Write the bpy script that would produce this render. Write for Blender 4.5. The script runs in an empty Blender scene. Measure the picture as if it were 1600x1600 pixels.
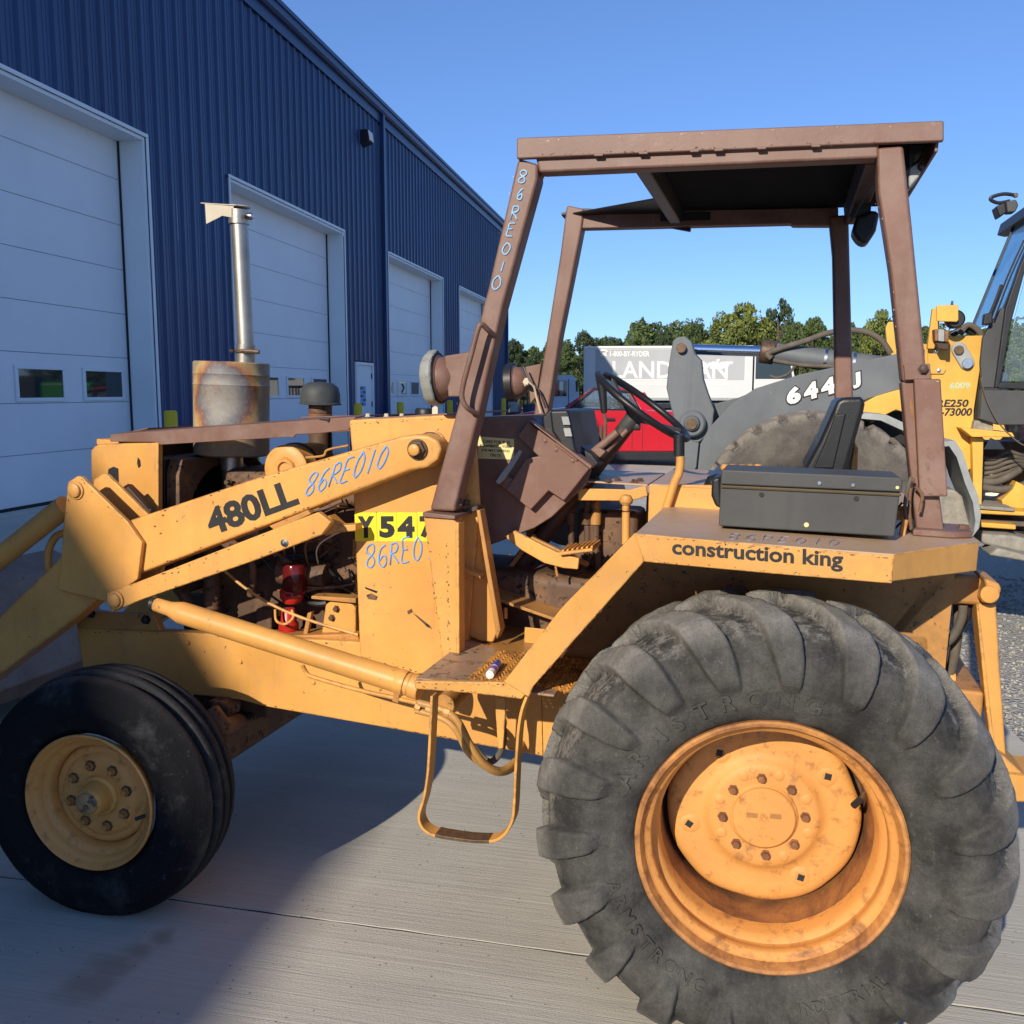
import bpy, bmesh, math, random
import numpy as np
from mathutils import Vector, Matrix
random.seed(7); rng = np.random.default_rng(7)
SC = bpy.context.scene; COL = SC.collection
R_ = math.radians
# ------------------------------------------------------------------ camera
FPX = 1480.0; PITCH = R_(7.24); CAMH = 1.6
cam = bpy.data.cameras.new('camera'); camo = bpy.data.objects.new('camera', cam); COL.objects.link(camo)
camo.location = (0, 0, CAMH); camo.rotation_euler = (R_(90) - PITCH, 0, 0)
cam.sensor_width = 36; cam.lens = 36 * FPX / 1600; cam.clip_start = .05; cam.clip_end = 2000
SC.camera = camo
# ------------------------------------------------------------------ sun and sky
AL = R_(9.9)
NW = Vector((math.cos(AL), -math.sin(AL), 0)); WD = Vector((math.sin(AL), math.cos(AL), 0))   # away from wall / along wall
SQ = 2.8
S = (-NW - WD * SQ + Vector((0, 0, 1.416))).normalized()
elev = math.asin(S.z); az = math.atan2(S.x, S.y)
w = bpy.data.worlds.new('World'); SC.world = w; w.use_nodes = True
nt = w.node_tree; bg = nt.nodes['Background']; sk = nt.nodes.new('ShaderNodeTexSky')
sk.sky_type = 'NISHITA'; sk.sun_disc = False; sk.sun_elevation = elev; sk.sun_rotation = az
sk.altitude = 100; sk.air_density = 0.82; sk.dust_density = 0.15; sk.ozone_density = 5.5
tn = nt.nodes.new('ShaderNodeMix'); tn.data_type = 'RGBA'; tn.blend_type = 'MULTIPLY'; tn.inputs[0].default_value = 1; tn.inputs[7].default_value = (.90, 1.09, 1.42, 1); gm = nt.nodes.new('ShaderNodeGamma'); gm.inputs[1].default_value = .78; nt.links.new(sk.outputs[0], gm.inputs[0]); nt.links.new(gm.outputs[0], tn.inputs[6]); nt.links.new(tn.outputs[2], bg.inputs[0]); bg.inputs[1].default_value = .125
sl = bpy.data.lights.new('sun', 'SUN'); sl.energy = 4.0; sl.angle = R_(.53); sl.color = (1, .915, .775)
so = bpy.data.objects.new('sun', sl); COL.objects.link(so); so.rotation_euler = S.to_track_quat('Z', 'Y').to_euler()
so.location = (0, 0, 20)
SC.view_settings.view_transform = 'Standard'; SC.view_settings.look = 'None'
SC.view_settings.gamma = 1; SC.view_settings.exposure = 0.45; SC.view_settings.use_curve_mapping = False
SC.cycles.max_bounces = 6; SC.cycles.transparent_max_bounces = 8
# ------------------------------------------------------------------ frames: pixel of the photo + a real depth plane -> a point of the place
KG = .036
GN = Vector((NW.x * KG, NW.y * KG, 1)).normalized()
CP = Vector((0, 0, CAMH)); CF = Vector((0, math.cos(PITCH), -math.sin(PITCH))); CD = Vector((0, -math.sin(PITCH), -math.cos(PITCH)))
def ray(x, y): return CF + Vector((1, 0, 0)) * ((x - 800) / FPX) + CD * ((y - 800) / FPX)
def gz(x, y):
    p = -(x * NW.x + y * NW.y)
    p = max(-14, min(8, p)); return KG * p
class Frame:
    def __init__(s, O, psi, up=None):
        up = (up or Vector((0, 0, 1))).normalized(); s.O = Vector(O)
        r = Vector((math.cos(psi), -math.sin(psi), 0)); r = (r - up * r.dot(up)).normalized()
        s.r = r; s.l = up.cross(r); s.u = up
    def P(s, x, y, b):
        d = ray(x, y); t = (s.O + s.l * b - CP).dot(s.l) / d.dot(s.l); q = CP + d * t - s.O
        return Vector((q.dot(s.r), q.dot(s.l), q.dot(s.u)))
    def PX(s, x, y, a):
        d = ray(x, y); t = (s.O + s.r * a - CP).dot(s.r) / d.dot(s.r); q = CP + d * t - s.O
        return Vector((q.dot(s.r), q.dot(s.l), q.dot(s.u)))
    def PZ(s, x, y, z):
        d = ray(x, y); t = (s.O + s.u * z - CP).dot(s.u) / d.dot(s.u); q = CP + d * t - s.O
        return Vector((q.dot(s.r), q.dot(s.l), q.dot(s.u)))
    def mat(s):
        m = Matrix((s.r, s.l, s.u)).transposed().to_4x4(); m.translation = s.O; return m
    def W(s, v): return s.O + s.r * v[0] + s.l * v[1] + s.u * v[2]
# ------------------------------------------------------------------ materials
MT = {}
def nodes(name):
    m = bpy.data.materials.new(name); m.use_nodes = True; MT[name] = m
    return m, m.node_tree, m.node_tree.nodes['Principled BSDF']
def N(t, typ, **kw):
    n = t.nodes.new(typ)
    for k, v in kw.items():
        if k.startswith('_'): setattr(n, k[1:], v)
        else:
            try: n.inputs[k.replace('__', ' ')].default_value = v
            except Exception: pass
    return n
def noise(t, scale, detail=4, rough=.55, vec=None, dist=0):
    n = t.nodes.new('ShaderNodeTexNoise'); n.inputs['Scale'].default_value = scale; n.inputs['Detail'].default_value = detail
    n.inputs['Roughness'].default_value = rough; n.inputs['Distortion'].default_value = dist
    if vec: t.links.new(vec, n.inputs['Vector'])
    return n.outputs['Fac']
def ramp(t, fac, a, b, ca=(0, 0, 0, 1), cb=(1, 1, 1, 1)):
    n = t.nodes.new('ShaderNodeValToRGB'); n.color_ramp.elements[0].position = a; n.color_ramp.elements[1].position = b
    n.color_ramp.elements[0].color = ca; n.color_ramp.elements[1].color = cb
    t.links.new(fac, n.inputs[0]); return n.outputs[0]
def mix(t, fac, a, b, mode='MIX'):
    n = t.nodes.new('ShaderNodeMix'); n.data_type = 'RGBA'; n.blend_type = mode
    for i, v in ((0, fac), (6, a), (7, b)):
        if isinstance(v, (tuple, list)): n.inputs[i].default_value = (*v[:3], 1)
        elif isinstance(v, (int, float)): n.inputs[i].default_value = v
        else: t.links.new(v, n.inputs[i])
    return n.outputs[2]
def mth(t, op, a, b=None):
    n = t.nodes.new('ShaderNodeMath'); n.operation = op
    for i, v in ((0, a), (1, b)):
        if v is None: continue
        if isinstance(v, (int, float)): n.inputs[i].default_value = v
        else: t.links.new(v, n.inputs[i])
    return n.outputs[0]
def coord(t, scale=(1, 1, 1), kind='Object'):
    tc = t.nodes.new('ShaderNodeTexCoord'); mp = t.nodes.new('ShaderNodeMapping'); mp.inputs['Scale'].default_value = scale
    t.links.new(tc.outputs[kind], mp.inputs[0]); return mp.outputs[0]
def bump(t, bs, h, strength, dist=.01):
    b = t.nodes.new('ShaderNodeBump'); b.inputs['Strength'].default_value = strength; b.inputs['Distance'].default_value = dist
    t.links.new(h, b.inputs['Height']); t.links.new(b.outputs[0], bs.inputs['Normal'])
def paint(name, col, wear=(.05, .025, .012), dirt=None, rough=.42, amt=.5, chips=.70, metal=0, spec=.4, dirtamt=.35, edge=0):
    m, t, b = nodes(name); v = coord(t)
    big = noise(t, 2.3, 5, .6, v); sm = noise(t, 38, 5, .7, v); mid = noise(t, 9, 6, .7, v)
    dk = tuple(c * .72 for c in col); lt = tuple(min(1, c * 1.08 + .008) for c in col)
    c = mix(t, ramp(t, big, .3, .7), dk, lt)
    c = mix(t, mth(t, 'MULTIPLY', ramp(t, mid, .45, .75), dirtamt), c, dirt or tuple(x * .5 + .05 for x in col))
    ch = mth(t, 'MULTIPLY', ramp(t, sm, chips, chips + .02), ramp(t, mid, .42, .55))
    c = mix(t, ch, c, wear)
    # run-down streaks of grime
    vs = coord(t, (30, 30, 1.6)); st = ramp(t, noise(t, 1.0, 3, .5, vs), .56, .8)
    c = mix(t, mth(t, 'MULTIPLY', st, .30), c, tuple(x * .55 for x in col))
    if edge:      # paint worn through along real edges
        bv = t.nodes.new('ShaderNodeBevel'); bv.samples = 3; bv.inputs['Radius'].default_value = .007
        ge = t.nodes.new('ShaderNodeNewGeometry'); dp = t.nodes.new('ShaderNodeVectorMath'); dp.operation = 'DOT_PRODUCT'
        t.links.new(bv.outputs[0], dp.inputs[0]); t.links.new(ge.outputs['True Normal'], dp.inputs[1])
        em = mth(t, 'MULTIPLY', ramp(t, mth(t, 'SUBTRACT', 1, dp.outputs['Value']), .02, .10), mth(t, 'MULTIPLY', ramp(t, sm, .46, .52), ramp(t, mid, .42, .52)))
        c = mix(t, mth(t, 'MULTIPLY', em, edge), c, wear if edge > .5 else tuple(x * .35 for x in col))
    rp = mth(t, 'MULTIPLY', ramp(t, noise(t, 4.5, 9, .78, v, .6), .66, .70), .55)
    c = mix(t, rp, c, tuple(x * .42 for x in col))
    t.links.new(c, b.inputs['Base Color'])
    rr = t.nodes.new('ShaderNodeMapRange'); rr.inputs['To Min'].default_value = rough - .12; rr.inputs['To Max'].default_value = rough + .22
    t.links.new(mid, rr.inputs['Value']); t.links.new(rr.outputs[0], b.inputs['Roughness'])
    b.inputs['Metallic'].default_value = metal; b.inputs['Specular IOR Level'].default_value = spec
    hh = mth(t, 'ADD', mth(t, 'MULTIPLY', noise(t, 140, 3, .6, v), .35), mth(t, 'MULTIPLY', noise(t, 14, 4, .6, v), .65))
    bump(t, b, hh, .16 * amt * 2, .004); return m
def flat(name, col, rough=.6, metal=0, spec=.4, var=.15, scale=12, bmp=.1):
    m, t, b = nodes(name); v = coord(t)
    f = noise(t, scale, 5, .65, v)
    c = mix(t, ramp(t, f, .3, .7), tuple(x * (1 - var) for x in col), tuple(min(1, x * (1 + var)) for x in col))
    t.links.new(c, b.inputs['Base Color']); b.inputs['Roughness'].default_value = rough
    b.inputs['Metallic'].default_value = metal; b.inputs['Specular IOR Level'].default_value = spec
    if bmp: bump(t, b, noise(t, scale * 8, 3, .6, v), bmp, .004)
    return m
def rusty(name, col, rust=(.16, .055, .02), lo=.42, hi=.6, rough=.5):
    m, t, b = nodes(name); v = coord(t)
    f = noise(t, 7, 8, .72, v, .4); g = noise(t, 30, 6, .7, v)
    c = mix(t, ramp(t, noise(t, 3, 3, .5, v), .3, .7), tuple(x * .8 for x in col), col)
    c = mix(t, ramp(t, f, lo, hi), c, rust)
    c = mix(t, mth(t, 'MULTIPLY', ramp(t, g, .55, .75), .7), c, tuple(x * .45 for x in rust))
    t.links.new(c, b.inputs['Base Color'])
    rr = t.nodes.new('ShaderNodeMapRange'); rr.inputs['To Min'].default_value = rough - .1; rr.inputs['To Max'].default_value = .85
    t.links.new(f, rr.inputs['Value']); t.links.new(rr.outputs[0], b.inputs['Roughness'])
    bump(t, b, mth(t, 'ADD', g, f), .35, .006); return m
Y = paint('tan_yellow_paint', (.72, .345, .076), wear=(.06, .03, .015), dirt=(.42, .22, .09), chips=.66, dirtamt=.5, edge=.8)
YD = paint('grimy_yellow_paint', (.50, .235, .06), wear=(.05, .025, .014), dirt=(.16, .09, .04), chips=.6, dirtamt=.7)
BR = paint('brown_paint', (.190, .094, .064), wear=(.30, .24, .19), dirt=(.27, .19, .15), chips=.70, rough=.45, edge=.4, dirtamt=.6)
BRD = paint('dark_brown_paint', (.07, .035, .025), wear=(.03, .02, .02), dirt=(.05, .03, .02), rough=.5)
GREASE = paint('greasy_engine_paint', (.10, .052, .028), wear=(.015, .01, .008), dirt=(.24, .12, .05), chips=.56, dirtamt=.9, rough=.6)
RIM = rusty('rusty_orange_rim', (.70, .31, .075), (.20, .075, .03), .52, .66)
RIME = rusty('rusted_flange_edge', (.62, .27, .07), (.18, .065, .025), .38, .66)
RIMD = rusty('rusty_rim_barrel', (.43, .18, .055), (.17, .07, .03), .36, .56)
DISC = rusty('wheel_disc_paint', (.72, .325, .08), (.22, .09, .035), .60, .74, .4)
BLK = flat('black_plastic', (.016, .016, .018), .45, var=.3)
BLKV = flat('black_vinyl', (.014, .014, .015), .4, var=.2, scale=20, bmp=.1)
BOXM = paint('charcoal_box_paint', (.06, .06, .058), wear=(.32, .28, .2), dirt=(.09, .09, .08), chips=.74, rough=.55)
GREY = paint('machine_grey_paint', (.118, .13, .14), wear=(.42, .42, .4), dirt=(.17, .165, .15), chips=.73, rough=.55)
LGREY = flat('pale_grey_plastic', (.30, .31, .30), .7, var=.2, scale=8)
BOLT = flat('bolt_steel', (.12, .075, .045), .5, .4, var=.4, scale=60)
STEEL = flat('bright_steel', (.5, .5, .5), .28, 1, var=.2)
CHROME = flat('chrome_rod', (.75, .78, .82), .08, 1, var=.02, bmp=0)
PIPE = flat('stack_pipe_steel', (.40, .37, .32), .42, .85, var=.25, scale=6)
YL = paint('loader_yellow_paint', (.78, .42, .06), wear=(.1, .06, .03), dirt=(.45, .27, .08), chips=.72)
HOSE = flat('dusty_hose', (.11, .09, .068), .8, var=.3)
HOSEY = paint('painted_hose', (.50, .26, .07), dirt=(.2, .12, .05), chips=.62)
RED = flat('red_filter', (.50, .025, .015), .35, var=.3)
YST = flat('yellow_sticker', (.85, .66, .02), .5, var=.06, bmp=0)
YST2 = flat('pale_yellow_sticker', (.75, .60, .25), .5, var=.08, bmp=0)
INK = flat('black_print', (.018, .018, .018), .55, var=.3, bmp=0)
BLUEINK = flat('blue_paint_marker', (.11, .33, .74), .6, var=.25, scale=60, bmp=0)
HOODG = flat('green_hood_paint', (.03, .20, .02), .3, var=.05, bmp=0)
BLUEINK2 = flat('pale_blue_marker', (.25, .48, .72), .6, var=.25, scale=60, bmp=0)
FADEINK = flat('faded_marker', (.26, .24, .30), .6, var=.15, bmp=0)
WPRINT = flat('white_print', (.75, .73, .66), .5, var=.1, bmp=0)
PALEB = flat('pale_green_marker', (.42, .52, .33), .6, var=.1, bmp=0)
WIRE = flat('wire_tan', (.5, .38, .25), .6)
DUSTG = flat('dusty_guard', (.26, .235, .19), .85, var=.3, scale=20)
# ---- tyres
def rubber(name, base, dust, dl=.45, dh=.7, amt=.8, rough=.75):
    m, t, b = nodes(name); v = coord(t)
    at = t.nodes.new('ShaderNodeAttribute'); at.attribute_name = 'lug'
    f = noise(t, 5, 7, .7, v); g = noise(t, 55, 7, .8, v); h = noise(t, 2.2, 3, .5, v)
    a2 = t.nodes.new('ShaderNodeAttribute'); a2.attribute_name = 'tread'; trd = a2.outputs['Fac']
    c = mix(t, mth(t, 'MULTIPLY', ramp(t, f, dl, dh), amt), base, dust)
    lg = mth(t, 'MULTIPLY', mth(t, 'MULTIPLY', at.outputs['Fac'], mth(t, 'ADD', mth(t, 'MULTIPLY', trd, .7), .3)), mth(t, 'ADD', mth(t, 'MULTIPLY', f, .8), .35))
    c = mix(t, mth(t, 'MULTIPLY', lg, amt), c, tuple(x * 1.35 for x in dust))
    c = mix(t, mth(t, 'MULTIPLY', ramp(t, g, .60, .72), mth(t, 'MULTIPLY', ramp(t, h, .42, .6), .75 * amt)), c, tuple(min(1, x * 2.4) for x in dust))
    sg = mth(t, 'MULTIPLY', mth(t, 'MULTIPLY', ramp(t, noise(t, 24, 8, .85, v), .47, .57), mth(t, 'SUBTRACT', 1, at.outputs['Fac'])), mth(t, 'MULTIPLY', trd, amt))
    c = mix(t, mth(t, 'MULTIPLY', sg, .85), c, tuple(min(1, x * 2.2) for x in dust))
    c = mix(t, mth(t, 'MULTIPLY', mth(t, 'MULTIPLY', trd, at.outputs['Fac']), mth(t, 'MULTIPLY', ramp(t, noise(t, 11, 8, .8, v, 1.5), .25, .60), .92 * amt)), c, tuple(min(1, x * 2.3) for x in dust))
    ck = mth(t, 'MULTIPLY', ramp(t, noise(t, 30, 6, .75, v, 3.0), .47, .485), ramp(t, noise(t, 30, 6, .75, v, 3.0), .50, .515, (1, 1, 1, 1), (0, 0, 0, 1)))
    c = mix(t, mth(t, 'MULTIPLY', ck, .45), c, tuple(x * .3 for x in base))
    vs = noise(t, 1, 5, .8, coord(t, (60, 14, 14)))
    c = mix(t, mth(t, 'MULTIPLY', ramp(t, vs, .5, .7), .2), c, tuple(x * .3 for x in base))
    t.links.new(c, b.inputs['Base Color']); b.inputs['Roughness'].default_value = rough; b.inputs['Specular IOR Level'].default_value = .35
    bump(t, b, mth(t, 'ADD', mth(t, 'MULTIPLY', g, .8), mth(t, 'MULTIPLY', noise(t, 200, 4, .7, v), .5)), .8, .005); return m
TYR = rubber('weathered_tyre_rubber', (.024, .023, .021), (.12, .112, .098), .40, .68, .95)
TYF = rubber('black_tyre_rubber', (.011, .011, .012), (.17, .165, .16), .55, .92, .6, .8)
TYF.node_tree.nodes['Principled BSDF'].inputs['Specular IOR Level'].default_value = .12
TYL = rubber('dusty_loader_tyre', (.06, .052, .045), (.15, .13, .105), .35, .6, .9)
# ---- ground
def concrete(name, base):
    m, t, b = nodes(name)
    g = t.nodes.new('ShaderNodeNewGeometry'); mp = t.nodes.new('ShaderNodeMapping'); mp.inputs['Rotation'].default_value = (0, 0, AL)
    t.links.new(g.outputs['Position'], mp.inputs[0]); v = mp.outputs[0]
    def sc(x, y, z=1):
        q = t.nodes.new('ShaderNodeMapping'); q.inputs['Scale'].default_value = (x, y, z); t.links.new(v, q.inputs[0]); return q.outputs[0]
    big = noise(t, .9, 4, .6, v); med = noise(t, 7, 6, .7, v)
    broom = noise(t, 1, 4, .65, sc(2.2, 75)); broom2 = noise(t, 1, 3, .6, sc(.8, 260)); wide = noise(t, 1, 3, .5, sc(.5, 9))
    c = mix(t, ramp(t, big, .3, .7), tuple(x * .82 for x in base), tuple(x * 1.1 for x in base))
    c = mix(t, mth(t, 'MULTIPLY', ramp(t, med, .4, .75), .30), c, tuple(x * .78 for x in base))
    c = mix(t, mth(t, 'MULTIPLY', ramp(t, broom, .35, .7), .34), c, tuple(x * .66 for x in base))
    c = mix(t, mth(t, 'MULTIPLY', ramp(t, wide, .55, .75), .35), c, tuple(min(1, x * 1.2) for x in base))
    vo = t.nodes.new('ShaderNodeTexVoronoi'); vo.inputs['Scale'].default_value = 32; vo.inputs['Randomness'].default_value = 1
    t.links.new(v, vo.inputs['Vector'])
    sp = mth(t, 'MULTIPLY', mth(t, 'LESS_THAN', vo.outputs['Distance'], .11), mth(t, 'GREATER_THAN', noise(t, 9, 2, .5, v), .52))
    c = mix(t, mth(t, 'MULTIPLY', sp, .75), c, tuple(x * .3 for x in base))
    # oily stain beside the front wheel
    dn = t.nodes.new('ShaderNodeVectorMath'); dn.operation = 'DISTANCE'
    off = t.nodes.new('ShaderNodeVectorMath'); off.operation = 'ADD'; nn = t.nodes.new('ShaderNodeTexNoise'); nn.inputs['Scale'].default_value = 9
    t.links.new(g.outputs['Position'], nn.inputs['Vector']); s3 = t.nodes.new('ShaderNodeVectorMath'); s3.operation = 'SCALE'; s3.inputs['Scale'].default_value = .12
    t.links.new(nn.outputs['Color'], s3.inputs[0]); t.links.new(g.outputs['Position'], off.inputs[0]); t.links.new(s3.outputs[0], off.inputs[1])
    st = None
    for px, rad in (((-1.06, 2.37, .11), .10), ((-1.03, 2.45, .11), .085), ((-.985, 2.53, .11), .07), ((-.93, 2.60, .11), .055)):
        d = t.nodes.new('ShaderNodeVectorMath'); d.operation = 'DISTANCE'; t.links.new(off.outputs[0], d.inputs[0]); d.inputs[1].default_value = px
        k = ramp(t, d.outputs['Value'], rad * .35, rad, (1, 1, 1, 1), (0, 0, 0, 1)); st = k if st is None else mth(t, 'MAXIMUM', st, k)
    c = mix(t, mth(t, 'MULTIPLY', st, .5), c, (.24, .185, .11))
    t.links.new(c, b.inputs['Base Color']); b.inputs['Roughness'].default_value = .88; b.inputs['Specular IOR Level'].default_value = .25
    h = mth(t, 'ADD', mth(t, 'MULTIPLY', broom, .7), mth(t, 'ADD', mth(t, 'MULTIPLY', broom2, .5), mth(t, 'MULTIPLY', noise(t, 160, 3, .7, v), .5)))
    h = mth(t, 'SUBTRACT', h, mth(t, 'MULTIPLY', sp, .8)); bump(t, b, h, .55, .006); return m
CONC = concrete('broomed_concrete', (.52, .485, .41))
def gravelm(name, base):
    m, t, b = nodes(name); g = t.nodes.new('ShaderNodeNewGeometry'); v = g.outputs['Position']
    vo = t.nodes.new('ShaderNodeTexVoronoi'); vo.inputs['Scale'].default_value = 42; t.links.new(v, vo.inputs['Vector'])
    c = mix(t, ramp(t, noise(t, 60, 5, .8, v), .3, .7), tuple(x * .5 for x in base), tuple(x * 1.3 for x in base))
    c = mix(t, .5, c, mix(t, ramp(t, vo.outputs['Distance'], 0, .5), tuple(x * 1.25 for x in base), tuple(x * .4 for x in base)))
    c = mix(t, mth(t, 'MULTIPLY', ramp(t, noise(t, .6, 5, .6, v), .4, .7), .3), c, tuple(x * .8 for x in base))
    t.links.new(c, b.inputs['Base Color']); b.inputs['Roughness'].default_value = .95
    bump(t, b, mth(t, 'SUBTRACT', 1, vo.outputs['Distance']), .9, .02); return m
GRAV = gravelm('light_gravel', (.50, .47, .41))
DARKJ = flat('joint_filler', (.06, .055, .05), .95)
# ---- building
BLUEW = flat('blue_steel_cladding', (.014, .044, .14), .42, var=.10, scale=1.2, bmp=.02, spec=.5)
_t = BLUEW.node_tree; _oi = _t.nodes.new('ShaderNodeObjectInfo'); _b = _t.nodes['Principled BSDF']; _l = _b.inputs['Base Color'].links[0].from_socket
_t.links.new(mix(_t, ramp(_t, _oi.outputs['Random'], 0, 1, (.86, .86, .86, 1), (1.12, 1.1, 1.08, 1)), (0, 0, 0), _l) if 0 else mix(_t, 1.0, _l, ramp(_t, _oi.outputs['Random'], 0, 1, (.84, .84, .86, 1), (1, 1, 1, 1)), 'MULTIPLY'), _b.inputs['Base Color'])
BLUET = flat('blue_steel_trim', (.014, .042, .13), .4, var=.06, scale=1, bmp=0, spec=.5)
WDOOR = flat('white_door_panel', (.74, .76, .78), .5, var=.03, scale=1.5, bmp=.03)
WTRIM = flat('white_trim', (.72, .76, .78), .45, var=.03, scale=2, bmp=0)
GASK = flat('black_gasket', (.02, .02, .02), .7)
BOLL = flat('bollard_yellow', (.70, .50, .02), .5, var=.12, scale=5)
def glassm(name, col, rough=.03, tr=0.0):
    m, t, b = nodes(name); b.inputs['Base Color'].default_value = (*col, 1); b.inputs['Roughness'].default_value = rough
    b.inputs['Specular IOR Level'].default_value = .8; b.inputs['Transmission Weight'].default_value = tr; b.inputs['IOR'].default_value = 1.45 if not tr else 1.1
    return m
GLD = glassm('dark_window_glass', (.02, .03, .035)); GLT = glassm('clear_cab_glass', (.72, .86, .9), .02, .92)
GLB = glassm('blue_tinted_windscreen', (.25, .42, .50), .03, .85)
# muffler: heat-tinted steel
def muff():
    m, t, b = nodes('heat_tinted_muffler_steel'); tc = t.nodes.new('ShaderNodeTexCoord'); v = tc.outputs['Object']
    gr = t.nodes.new('ShaderNodeMapping'); t.links.new(v, gr.inputs[0]); gr.inputs['Location'].default_value = (-.075, .095, .075); gr.inputs['Scale'].default_value = (1.05, 1.0, .88)
    ad = t.nodes.new('ShaderNodeVectorMath'); ad.operation = 'ADD'; nn = t.nodes.new('ShaderNodeTexNoise'); nn.inputs['Scale'].default_value = 14; nn.inputs['Detail'].default_value = 5
    t.links.new(v, nn.inputs['Vector']); s = t.nodes.new('ShaderNodeVectorMath'); s.operation = 'SCALE'; s.inputs['Scale'].default_value = .07; t.links.new(nn.outputs['Color'], s.inputs[0])
    t.links.new(gr.outputs[0], ad.inputs[0]); t.links.new(s.outputs[0], ad.inputs[1])
    ln = t.nodes.new('ShaderNodeVectorMath'); ln.operation = 'LENGTH'; t.links.new(ad.outputs[0], ln.inputs[0])
    r = t.nodes.new('ShaderNodeValToRGB'); e = r.color_ramp.elements; e[0].position = .05; e[0].color = (.26, .235, .20, 1); e[1].position = .16; e[1].color = (.27, .21, .13, 1)
    for p, c in ((.085, (.16, .15, .15, 1)), (.105, (.15, .085, .075, 1)), (.118, (.34, .14, .045, 1)), (.135, (.42, .28, .12, 1))):
        k = e.new(p); k.color = c
    t.links.new(ln.outputs['Value'], r.inputs[0])
    c = mix(t, mth(t, 'MULTIPLY', ramp(t, noise(t, 12, 8, .8, v), .5, .66), .6), r.outputs[0], (.20, .10, .05)); c = mix(t, mth(t, 'MULTIPLY', ramp(t, noise(t, 60, 6, .8, v), .5, .7), .4), c, (.42, .38, .32))
    t.links.new(c, b.inputs['Base Color']); b.inputs['Metallic'].default_value = .0; b.inputs['Roughness'].default_value = .6; b.inputs['Specular IOR Level'].default_value = .3
    bump(t, b, noise(t, 50, 5, .7, v), .12, .004); return m
MUF = muff()
def leafm(name, c1, c2):
    m, t, b = nodes(name); oi = t.nodes.new('ShaderNodeNewGeometry')
    f = noise(t, .9, 3, .6, oi.outputs['Position']); c = mix(t, ramp(t, f, .35, .65), c1, c2)
    c = mix(t, oi.outputs['Random Per Island'], tuple(x * .7 for x in c1), c)
    t.links.new(c, b.inputs['Base Color']); b.inputs['Roughness'].default_value = .65; b.inputs['Specular IOR Level'].default_value = .25
    tr = t.nodes.new('ShaderNodeBsdfTranslucent'); t.links.new(c, tr.inputs[0]); ms = t.nodes.new('ShaderNodeMixShader'); ms.inputs[0].default_value = .28
    t.links.new(b.outputs[0], ms.inputs[1]); t.links.new(tr.outputs[0], ms.inputs[2]); t.links.new(ms.outputs[0], t.nodes['Material Output'].inputs[0]); return m
LF = [leafm('yellow_green_leaves', (.19, .225, .05), (.31, .33, .085)), leafm('mid_green_leaves', (.10, .145, .045), (.18, .22, .07)), leafm('dark_green_leaves', (.06, .09, .04), (.105, .14, .058))]  # greens lightened and greyed: distance haze is put into the leaf colours
BARK = flat('bark', (.10, .075, .055), .9, var=.3)
REDP = flat('red_car_paint', (.50, .010, .022), .22, var=.05, bmp=0, spec=.6)
CABSHADE = flat('white_cab_shaded_blue', (.42, .50, .58), .4, var=.08, bmp=0)  # white cab paint with the bluish shade on it put into the base colour
BOXW = flat('white_box_panel', (.60, .595, .57), .5, var=.06, scale=.8, bmp=0)
BOXP = flat('faded_grey_print', (.40, .405, .40), .55, var=.05, scale=1, bmp=0)
# ------------------------------------------------------------------ mesh helpers
def link(name, me, m, parent=None):
    o = bpy.data.objects.new(name, me); COL.objects.link(o)
    if m is not None: me.materials.append(m)
    if parent is not None: o.parent = parent
    return o
def from_bm(name, bm, m, parent=None, smooth=False, bev=0, seg=2):
    bmesh.ops.recalc_face_normals(bm, faces=bm.faces)
    me = bpy.data.meshes.new(name); bm.to_mesh(me); bm.free()
    if smooth:
        me.polygons.foreach_set('use_smooth', [True] * len(me.polygons))
    o = link(name, me, m, parent)
    if bev:
        b = o.modifiers.new('bevel', 'BEVEL'); b.width = bev; b.segments = seg; b.limit_method = 'ANGLE'; b.angle_limit = R_(38)
        me.polygons.foreach_set('use_smooth', [True] * len(me.polygons))
        try: b.harden_normals = True
        except Exception: pass
    if smooth == 'auto' or bev:
        try:
            me.set_sharp_from_angle(angle=R_(40))
        except Exception: pass
    return o
def poly_prism(bm, pts, ext):
    vs = [bm.verts.new(p) for p in pts]; ws = [bm.verts.new(Vector(p) + ext) for p in pts]
    bm.faces.new(vs); bm.faces.new(ws[::-1]); n = len(vs)
    for i in range(n): bm.faces.new((vs[i], ws[i], ws[(i + 1) % n], vs[(i + 1) % n]))
def plate(name, F, px, b, t, m, parent, bev=.003):
    bm = bmesh.new(); poly_prism(bm, [F.P(x, y, b) for x, y in px], Vector((0, t, 0)))
    return from_bm(name, bm, m, parent, bev=bev)
def prism(name, pts, ext, m, parent, bev=.003):
    bm = bmesh.new(); poly_prism(bm, [Vector(p) for p in pts], Vector(ext)); return from_bm(name, bm, m, parent, bev=bev)
def hexa(name, A, B, m, parent, bev=.003):           # two quads joined
    bm = bmesh.new(); a = [bm.verts.new(p) for p in A]; b = [bm.verts.new(p) for p in B]
    bm.faces.new(a); bm.faces.new(b[::-1]); n = len(a)
    for i in range(n): bm.faces.new((a[i], b[i], b[(i + 1) % n], a[(i + 1) % n]))
    return from_bm(name, bm, m, parent, bev=bev)
def box(name, x, y, z, m, parent, bev=.003):
    return prism(name, [(x[0], y[0], z[0]), (x[1], y[0], z[0]), (x[1], y[0], z[1]), (x[0], y[0], z[1])], (0, y[1] - y[0], 0), m, parent, bev)
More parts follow.
